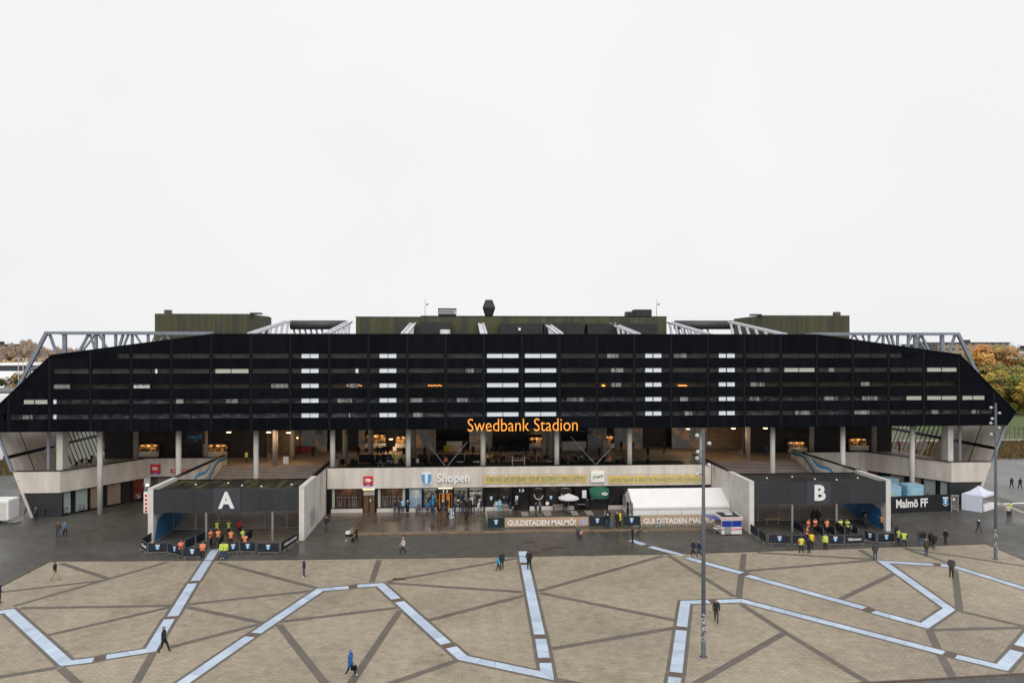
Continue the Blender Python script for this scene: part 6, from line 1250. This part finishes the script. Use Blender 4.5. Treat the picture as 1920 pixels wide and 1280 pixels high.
# --- upper terrace
T = gT
P_(T(462, 868), 'stand', 0, 'guard in a yellow vest standing at the top of the left stairs', 'navy', 'navy', vest='yellow'); P_(T(587, 856), 'stand', 0, 'dark person standing beside the red stand in the concourse', 'black', 'black'); P_(T(635.5, 854), 'walk', 80, 'dark person walking past the inner column near the camouflage wall', 'black', 'black')
for px, py, a in ((698, 855, 180), (708, 855, 160), (714.5, 857, 190), (720, 854, 170), (727, 855, 200)): P_(T(px, py), 'stand', a, 'dark-clothed guest queuing at the bar in the concourse', random.choice(['black', 'dark', 'brown']), 'black', group='guests queuing at the concourse bar')
P_(T(737, 869), 'stand', 30, 'guard in a yellow vest on the turf of the terrace', 'black', 'black', vest='yellow'); P_(T(713, 875), 'walk', 60, 'person in grey with pale jeans on the turf of the terrace', 'black', 'ljeans', 'white')
P_(T(836, 873), 'sit', 40, 'person in a red-orange jacket sitting behind the parapet', 'orange', 'black', hair='re', vest='orange'); P_(T(887, 855), 'stand', 0, 'dark person standing left of the video screen', 'black', 'black')
for px, py, a in ((914, 856, 90), (921, 856, -80)): P_(T(px, py), 'walk', a, 'dark walker in front of the large video screen', 'navy', 'dark', group='pair before the video screen')
P_(T(1143, 870), 'sit', -60, 'person in an orange jacket sitting on the terrace right of centre', 'orange', 'black', vest='orange')
for px, py in ((1084, 872), (1090, 870), (1065, 874), (975, 866), (940, 868)): P_(T(px, py), 'sit', random.uniform(-120, 120), 'dark-clothed guest sitting at a terrace table', 'dark', 'dark', group='seated terrace guests', scarf='white' if px > 1070 else None)
P_(T(1165, 845), 'stand', 20, 'dark person standing in the concourse right of the orange bar hatch', 'dark', 'dark', group='concourse standers on the right'); P_(T(1185, 846), 'stand', 170, 'dark person standing in the concourse right of the orange bar hatch', 'dark', 'dark', group='concourse standers on the right')
P_(T(1437, 853), 'walk', 20, 'child in a blue jacket above the right stairs', 'blue', 'jeans', h=1.5); P_(T(1476, 851), 'stand', 0, 'dark person at the top of the right stairs', 'black', 'black'); P_(T(1686, 846), 'stand', 30, 'person in red behind the right wing parapet', 'red', 'dark')
for i, (px, py) in enumerate(((672, 856), (757, 858), (768, 860), (796, 857), (868, 853), (903, 860), (938, 857), (1003, 858), (1024, 856), (1050, 857), (1098, 859), (1124, 857), (1215, 856), (1246, 852))):
    P_(T(px, py), ('stand', 'walk', 'fold', 'pocket')[i % 4], (i*77) % 360, 'dark-clothed visitor standing between the columns of the open concourse', ('black', 'dark', 'navy', 'dgrey')[i % 4], 'black', group='visitors in the open concourse', hair=('dk', 'br', 'bl')[i % 3])
P_(T(296, 858), 'sit', 20, 'person sitting behind the left wing parapet near the kiosk', 'brown', 'dark')

# ================================================================ surroundings
# fallen leaves along the kerb and over the forecourt
b = MB(); rl = random.Random(21)
def leaf(x, y, z, s, mi):
    a = rl.uniform(0, 6.28); c, d = math.cos(a)*s, math.sin(a)*s; b.add([(x-c, y-d, z), (x+d*.6, y-c*.6, z+rl.uniform(0, s*.3)), (x+c, y+d, z+rl.uniform(0, s*.4)), (x-d*.6, y+c*.6, z)], [(0, 1, 2, 3)], mi)
for i in range(4200):
    u = rl.random(); p = fr[0].lerp(fr[1], u*2) if u < .5 else fr[1].lerp(fr[2], u*2-1); leaf(p.x+rl.uniform(-.2, .2), p.y-.2-abs(rl.gauss(0, .18)), .008, rl.uniform(.04, .09), rl.randrange(3))
for i in range(1100): leaf(rl.uniform(-60, 70), rl.uniform(76.5, 95) if rl.random() < .7 else rl.uniform(40, 76), .022, rl.uniform(.035, .08), rl.randrange(4))
tag(b.build('fallen_leaves', [mat('leaf_orange', (.42, .19, .045), .7), mat('leaf_brown', (.22, .10, .035), .7), mat('leaf_yellow', (.50, .33, .09), .7), mat('leaf_pale', (.48, .44, .38), .7)]), 'fallen orange and yellow leaves scattered along the kerb and forecourt', 'leaves', kind='stuff')

# right side: road, bank, meadow
def sheet(name, pts, z, m): b = MB(); b.sheet([(p[0], p[1], z) for p in pts]); return tag(b.build(name, m), kind='structure')
sheet('side_road', [(75, 84), (190, 84), (190, 140), (76, 140)], .006, mat('wet_asphalt', (.16, .155, .15), .5, var=.12, scale=.12, rvar=.15))
sheet('road_marking', [G(1868, 944)[:2], G(1920, 941.5)[:2], G(1990, 938.5)[:2], G(1990, 940.5)[:2], G(1920, 943.5)[:2], G(1868, 946)[:2]], .012, WHITE)
sheet('kerb_line_pale', [G(1860, 940)[:2], G(1868, 939)[:2], G(1930, 962)[:2], G(1990, 984)[:2], G(1990, 989)[:2], G(1920, 963)[:2]], .014, mat('pale_kerb', (.35, .29, .22), .7))
sheet('meadow', [(76, 164), (420, 164), (420, 330), (80, 330)], .004, mat('meadow_grass', (.055, .085, .022), .9, col2=(.10, .12, .035), scale=.06))
sheet('gravel_strip', [(76, 158), (420, 158), (420, 164), (76, 164)], .006, mat('pale_gravel', (.34, .33, .31), .9, var=.25, scale=2))
b = MB(); rg = random.Random(2)                                     # brown planted bank
for i in range(9000):
    x = rg.uniform(80, 135); y = rg.uniform(135, 158); z = .2+.5*math.sin((y-135)/23*math.pi)+rg.uniform(0, .3); s = rg.uniform(.12, .3)
    a = rg.uniform(0, 6.28); b.add([(x-s*math.cos(a), y-s*math.sin(a), z-.3), (x+s*math.cos(a), y+s*math.sin(a), z-.3), (x+rg.uniform(-.1, .1), y, z+s*1.6)], [(0, 1, 2)], rg.randrange(3))
tag(b.build('ground_cover', [mat('dry_hedge', (.16, .095, .035), .9), mat('dry_hedge_light', (.22, .14, .055), .9), mat('dry_hedge_green', (.09, .08, .03), .9)]), 'low brown hedge planting along the road right of the stadium', 'hedge', kind='stuff')
for i, px in enumerate((1885, 1893, 1902, 1910, 1918)):            # young trees on stakes
    g = G(px, 862-i); t = thing('young_tree', 'thin leafless young tree at the meadow edge', 'tree', G(px, 838), 0, 'young trees along the meadow'); b = MB(); b.tube((0, 0, 0), (.1, 0, 4.6), .06, .02, n=5); b.build('trunk', mat('bark', (.05, .04, .032), .8), t, local=True); b = MB()
    for k in range(14): z = rg.uniform(1.8, 4.5); a = rg.uniform(0, 6.28); b.tube((.05, 0, z), (.05+.7*math.cos(a)*(1-z/6), .7*math.sin(a), z+.8), .018, .006, n=3)
    b.build('crown', MATS['bark'], t, local=True)
def tree(base, h, rad, label, cols, n, bare=False, seed=0, group=None, low=.22, sz=.42):
    rt = random.Random(seed); t = thing('autumn_tree', label, 'tree', base, 0, group); b = MB(); bk = mat('bark', (.05, .04, .032), .8)
    b.tube((0, 0, 0), (.1*rad*.1, 0, h*.3), h*.022, h*.016, n=8); tips = []
    def limb(p, d, ln, r, dep):
        q = p+d*ln; b.tube(p, q, r, r*.6, n=5, cap=False); tips.append((q, dep))
        if dep == 0: return
        for k in range(3):
            dd = (d+Vector((rt.uniform(-.8, .8), rt.uniform(-.8, .8), rt.uniform(-.25, .6)))).normalized(); limb(q, dd, ln*rt.uniform(.55, .8), r*.6, dep-1)
    for k in range(6):
        a = k*1.05+rt.uniform(-.3, .3); limb(Vector((0, 0, h*rt.uniform(.18, .34))), Vector((math.cos(a)*.7, math.sin(a)*.7, rt.uniform(.5, 1.1))).normalized(), h*.21, h*.011, 4 if bare else 2)
    b.build('trunk', bk, t, local=True)
    b = MB(); cl = []
    for i in range(60):
        while True:
            u = Vector((rt.uniform(-1, 1), rt.uniform(-1, 1), rt.uniform(-1, 1)))
            if .25 < u.length < 1: break
        c = Vector((u.x*rad, u.y*rad, h*(low+1)/2+u.z*h*(1-low)/2)); 
        if u.z < -.3: c.x *= .8; c.y *= .8
        cl.append((c, rad*rt.uniform(.14, .27), rt.randrange(len(cols))))
    for i in range(n):
        c, r_, mi = rt.choice(cl); v = Vector((rt.gauss(0, 1), rt.gauss(0, 1), rt.gauss(0, .8))).normalized()*r_*rt.random()**.4
        p = c+v; s = sz*rt.uniform(.5, 1.2); n1 = Vector((rt.gauss(0, 1), rt.gauss(0, 1), rt.gauss(0, 1))).normalized()*s; n2 = n1.orthogonal().normalized()*s*.6
        if bare: n1 = Vector((rt.gauss(0, .35), rt.gauss(0, .35), 1)).normalized()*s*1.5; n2 = n1.orthogonal().normalized()*s*.13
        b.add([p-n1, p+n2, p+n1, p-n2], [(0, 1, 2, 3)], mi if rt.random() < .75 else rt.randrange(len(cols)))
    b.build('crown', [mat(*c) for c in cols], t, local=True); return t
RU = [('rust_leaves', (.66, .31, .09), .8), ('brown_leaves', (.50, .29, .13), .8), ('olive_leaves', (.22, .21, .06), .8), ('ochre_leaves', (.62, .35, .09), .8)]
YE = [('yellow_leaves', (.60, .44, .07), .8), ('gold_leaves', (.46, .31, .06), .8), ('green_leaves', (.20, .22, .05), .8), ('olive_leaves', (.22, .21, .06), .8)]
BR = [('twig_brown', (.42, .32, .26), .9), ('twig_tan', (.52, .37, .24), .9), ('twig_grey', (.38, .32, .28), .9)]
BO = [('twig_ochre', (.58, .38, .17), .9), ('twig_tan', (.24, .16, .09), .9), ('twig_grey', (.38, .32, .28), .9)]
def at(px, y): return Vector((X(px, y), y, 0))
tree(at(1863, 262), 20.4, 10.5, 'tall rust-brown autumn tree in front of the flats on the right', RU, 21000, seed=1, sz=.6)
tree(at(1900, 226), 13.2, 9.5, 'broad golden yellow tree beside the meadow right of the stadium', YE, 19000, seed=2, low=.1, sz=.5)
tree(at(1832, 285), 18.6, 7.5, 'ochre tree half hidden behind the right steel frame', [RU[3], RU[2], RU[0]], 9000, seed=3, sz=.5)
tree(at(1815, 300), 15.5, 6, 'small orange tree behind the sloping right end of the facade', [RU[0], RU[3], YE[1]], 6000, seed=4, sz=.5)
tree(at(1935, 300), 17, 7, 'olive and rust tree at the right picture edge behind the golden tree', [RU[0], RU[2], YE[2]], 8000, seed=5, sz=.5)
tree(at(1856, 238), 12.5, 6.5, 'olive-green shrubby tree below the rust-brown one', [RU[2], YE[2], RU[3]], 8000, seed=6, low=.05, sz=.42)
for i, (px, y, h, r_) in enumerate(((32, 395, 23.0, 6), (45, 400, 24.5, 6), (58, 380, 22.5, 5.5), (70, 405, 21.8, 6), (84, 390, 20.5, 6), (18, 385, 22, 5), (100, 400, 19.5, 6.5), (118, 410, 20.2, 7), (136, 400, 19.6, 7), (155, 410, 19.5, 7), (8, 390, 21, 6))):
    tree(at(px, y), h, r_, 'leafless brown tree in the row beyond the white arena roof on the left', BR, 3200, bare=True, seed=20+i, group='leafless trees on the left horizon', sz=1.0)
for i, (px, y, h, r_) in enumerate(((5, 350, 15.5, 7), (24, 345, 16, 7), (44, 350, 15.8, 7), (64, 345, 15.2, 7), (86, 350, 16, 7), (108, 350, 17, 7), (-14, 350, 15, 7))):
    tree(at(px, y), h, r_, 'low ochre tree in the row right behind the white arena roof on the left', BO, 4500, seed=40+i, group='ochre trees on the left horizon', low=.05, sz=.7)
for i, (px, y, h) in enumerate(((1850, 640, 22), (1905, 640, 24.5), (1918, 650, 23.5), (1892, 660, 24))): tree(at(px, y), h, 7, 'faint leafless tree on the far right horizon', BR, 1500, bare=True, seed=60+i, group='faint trees on the right horizon', sz=1.4)

# flats on the right and left
def flats(px0, px1, py_top, y, storeys, label, walls, y_d=14, white=False, seed=0):
    x0, x1 = X(px0, y), X(px1, y); zt = CAMZ-(py_top-YHOR)*y/FPX; t = thing('apartment_building', label, 'building', ((x0+x1)/2, y, 0)); MB().box(x0, x1, y, y+y_d, 0, zt-.4).build('wall', walls, t)
    rf = MB().box(x0-.6, x1+.6, y-.6, y+y_d+.6, zt-.4, zt).build('roof', mat('flat_roof_grey', (.12, .12, .125), .8), t); sh = zt/storeys; n = max(3, round((x1-x0)/4.2))
    b = MB(); b.box((x0+x1)/2-2.2, (x0+x1)/2+1.6, y+2, y+6, zt, zt+1.4); b.build('roof_house', DARKBOX, rf)
    for s in range(storeys):
        if white: MB().box(x0-.02, x1+.02, y-.25, y-.01, s*sh+.1, s*sh+1.15).build('balcony_front', OFFW, t)
        for i in range(n):
            u = x0+(x1-x0)*(i+.2)/n; v = x0+(x1-x0)*(i+.8)/n; wn = MB().box(u, v, y-.06, y-.005, s*sh+1.2, s*sh+sh-.45).build('window', OFFW, t); MB().box(u+.15, v-.15, y-.08, y-.061, s*sh+1.3, s*sh+sh-.55).build('pane', mat('far_glass', (.05, .06, .07), .15, var=.3, scale=.2), wn)
YB_ = mat('yellow_brick', (.36, .26, .15), .8, var=.1, scale=.3); GB = mat('dark_cladding_flats', (.07, .07, .075), .7)
flats(1744, 1893, 641, 430, 8, 'long yellow brick flats with flat roof behind the rust-brown tree', YB_, seed=1); flats(1716, 1758, 645, 425, 8, 'dark clad stair block left of the long yellow flats', GB)
flats(1886, 1985, 653, 380, 7, 'grey-roofed flats with white balconies at the right edge', mat('pale_brick', (.33, .28, .20), .8), white=True); flats(1680, 1742, 653, 415, 7, 'lower pale flats glimpsed through the right steel frame', mat('pale_brick', (.33, .28, .20), .8))
flats(-40, 20, 645, 420, 8, 'yellow brick flats at the left edge beyond the bare trees', YB_)

# the white arena at the left
y_ = 236.0; t = thing('arena_roof', 'sweeping white arena roof with dark band behind the left end of the stand', 'arena', (X(20, y_), y_, 0)); xe = X(130, y_+30)
ARW = mat('arena_white', (.80, .80, .80), .5, var=.03)
z1 = Z(0, 681, y_+24); b = MB(); b.box(X(-120, y_), xe, y_+24, y_+40, z1-.7, z1); b.build('roof_edge', ARW, t); MB().box(X(-120, y_), xe, y_+24.5, y_+39, z1-3.4, z1-.72).build('dark_band', mat('dark_band', (.03, .03, .045), .5), t)
b = MB(); zA, zB = Z(0, 696, y_+20), Z(0, 735, y_-30)
for i in range(10):
    u0, u1 = i/10, (i+1)/10; f = lambda u: (y_+22-60*u, zA-.4-5.6*u**1.5); (ya, za), (yb, zb) = f(u0), f(u1); b.add([(X(-120, ya), ya, za), (X(30-30*u0*1.2, ya), ya, za), (X(30-30*u1*1.2, yb), yb, zb), (X(-120, yb), yb, zb)], [(0, 3, 2, 1)])
b.build('roof_shell', ARW, t)
MB().box(X(-120, y_+21), X(66, y_+21), y_+21, y_+23.8, zA-1.0, zA).build('roof_rim', ARW, t)
MB().box(X(-120, 175), X(28, 175), 175, 190, 0, Z(0, 733, 175)).build('entrance_hall', mat('grey_hall', (.13, .13, .14), .6), t)
MB().box(X(-120, 168), X(30, 168), 168, 174, Z(0, 752, 168)-.8, Z(0, 741, 168)).build('white_canopy', ARW, t)
b = MB(); b.box(X(-120, 160), X(22, 160), 160, 167, 0, Z(0, 758, 160)); b.build('lower_hall', mat('grey_hall2', (.34, .36, .40), .6, var=.1), t)
tree(at(33, 205), 13.4, 6.5, 'dark green tree between the white arena roof and the stand', [YE[2], ('dark_green_leaves', (.035, .05, .018), .8), BR[0]], 6000, seed=80, low=.05)
for i, px in enumerate((34.5, 43.5, 50.5, 57, 72)):
    q = at(px, 215); t = thing('flagpole', 'thin white flagpole standing before the white arena roof', 'flagpole', q, 0, 'flagpoles before the arena'); b = MB(); b.tube((0, 0, 0), (0, 0, CAMZ-(671-YHOR)*215/FPX), .14, .09, n=6); b.build('pole', OFFW, t, local=True); b = MB(); b.lathe([(.02, 0), (.16, .1), (.02, .2)], (0, 0, CAMZ-(671-YHOR)*215/FPX), 6); b.build('finial', OFFW, t, local=True)
# left: bank and street behind the leaning end wall
sheet('left_bank', [G(-150, 895)[:2], G(22, 888)[:2], G(24, 866)[:2], G(-150, 875)[:2]], .02, mat('bank_grass', (.05, .06, .025), .9, col2=(.09, .08, .05), scale=.8))
b = MB()
for i in range(2500):
    p = G(rg.uniform(-60, 26), rg.uniform(868, 890)); s = rg.uniform(.1, .35); b.add([(p.x-s, p.y, 0), (p.x+s, p.y, 0), (p.x+rg.uniform(-.2, .2), p.y, s*3)], [(0, 1, 2)], rg.randrange(3))
tag(b.build('ground_cover', [MATS['dry_hedge_green'], MATS['dry_hedge'], mat('bank_green', (.05, .07, .02), .9)]), 'rough green and brown planting on the bank left of the stand', 'planting', kind='stuff')
q0 = G(-80, 872); t = thing('white_hall', 'white flat-roofed hall beyond the bank at the far left', 'building', (X(-20, 142), 142, 0)); MB().box(X(-130, 142), X(17, 142), 142, 158, 0, Z(0, 832, 142)).build('wall', mat('white_wall', (.72, .73, .76), .6, var=.03), t); MB().box(X(-130, 142)-.2, X(17, 142)+.2, 141.8, 158.2, Z(0, 832, 142), Z(0, 832, 142)+.25).build('roof_edge', GALV, t)
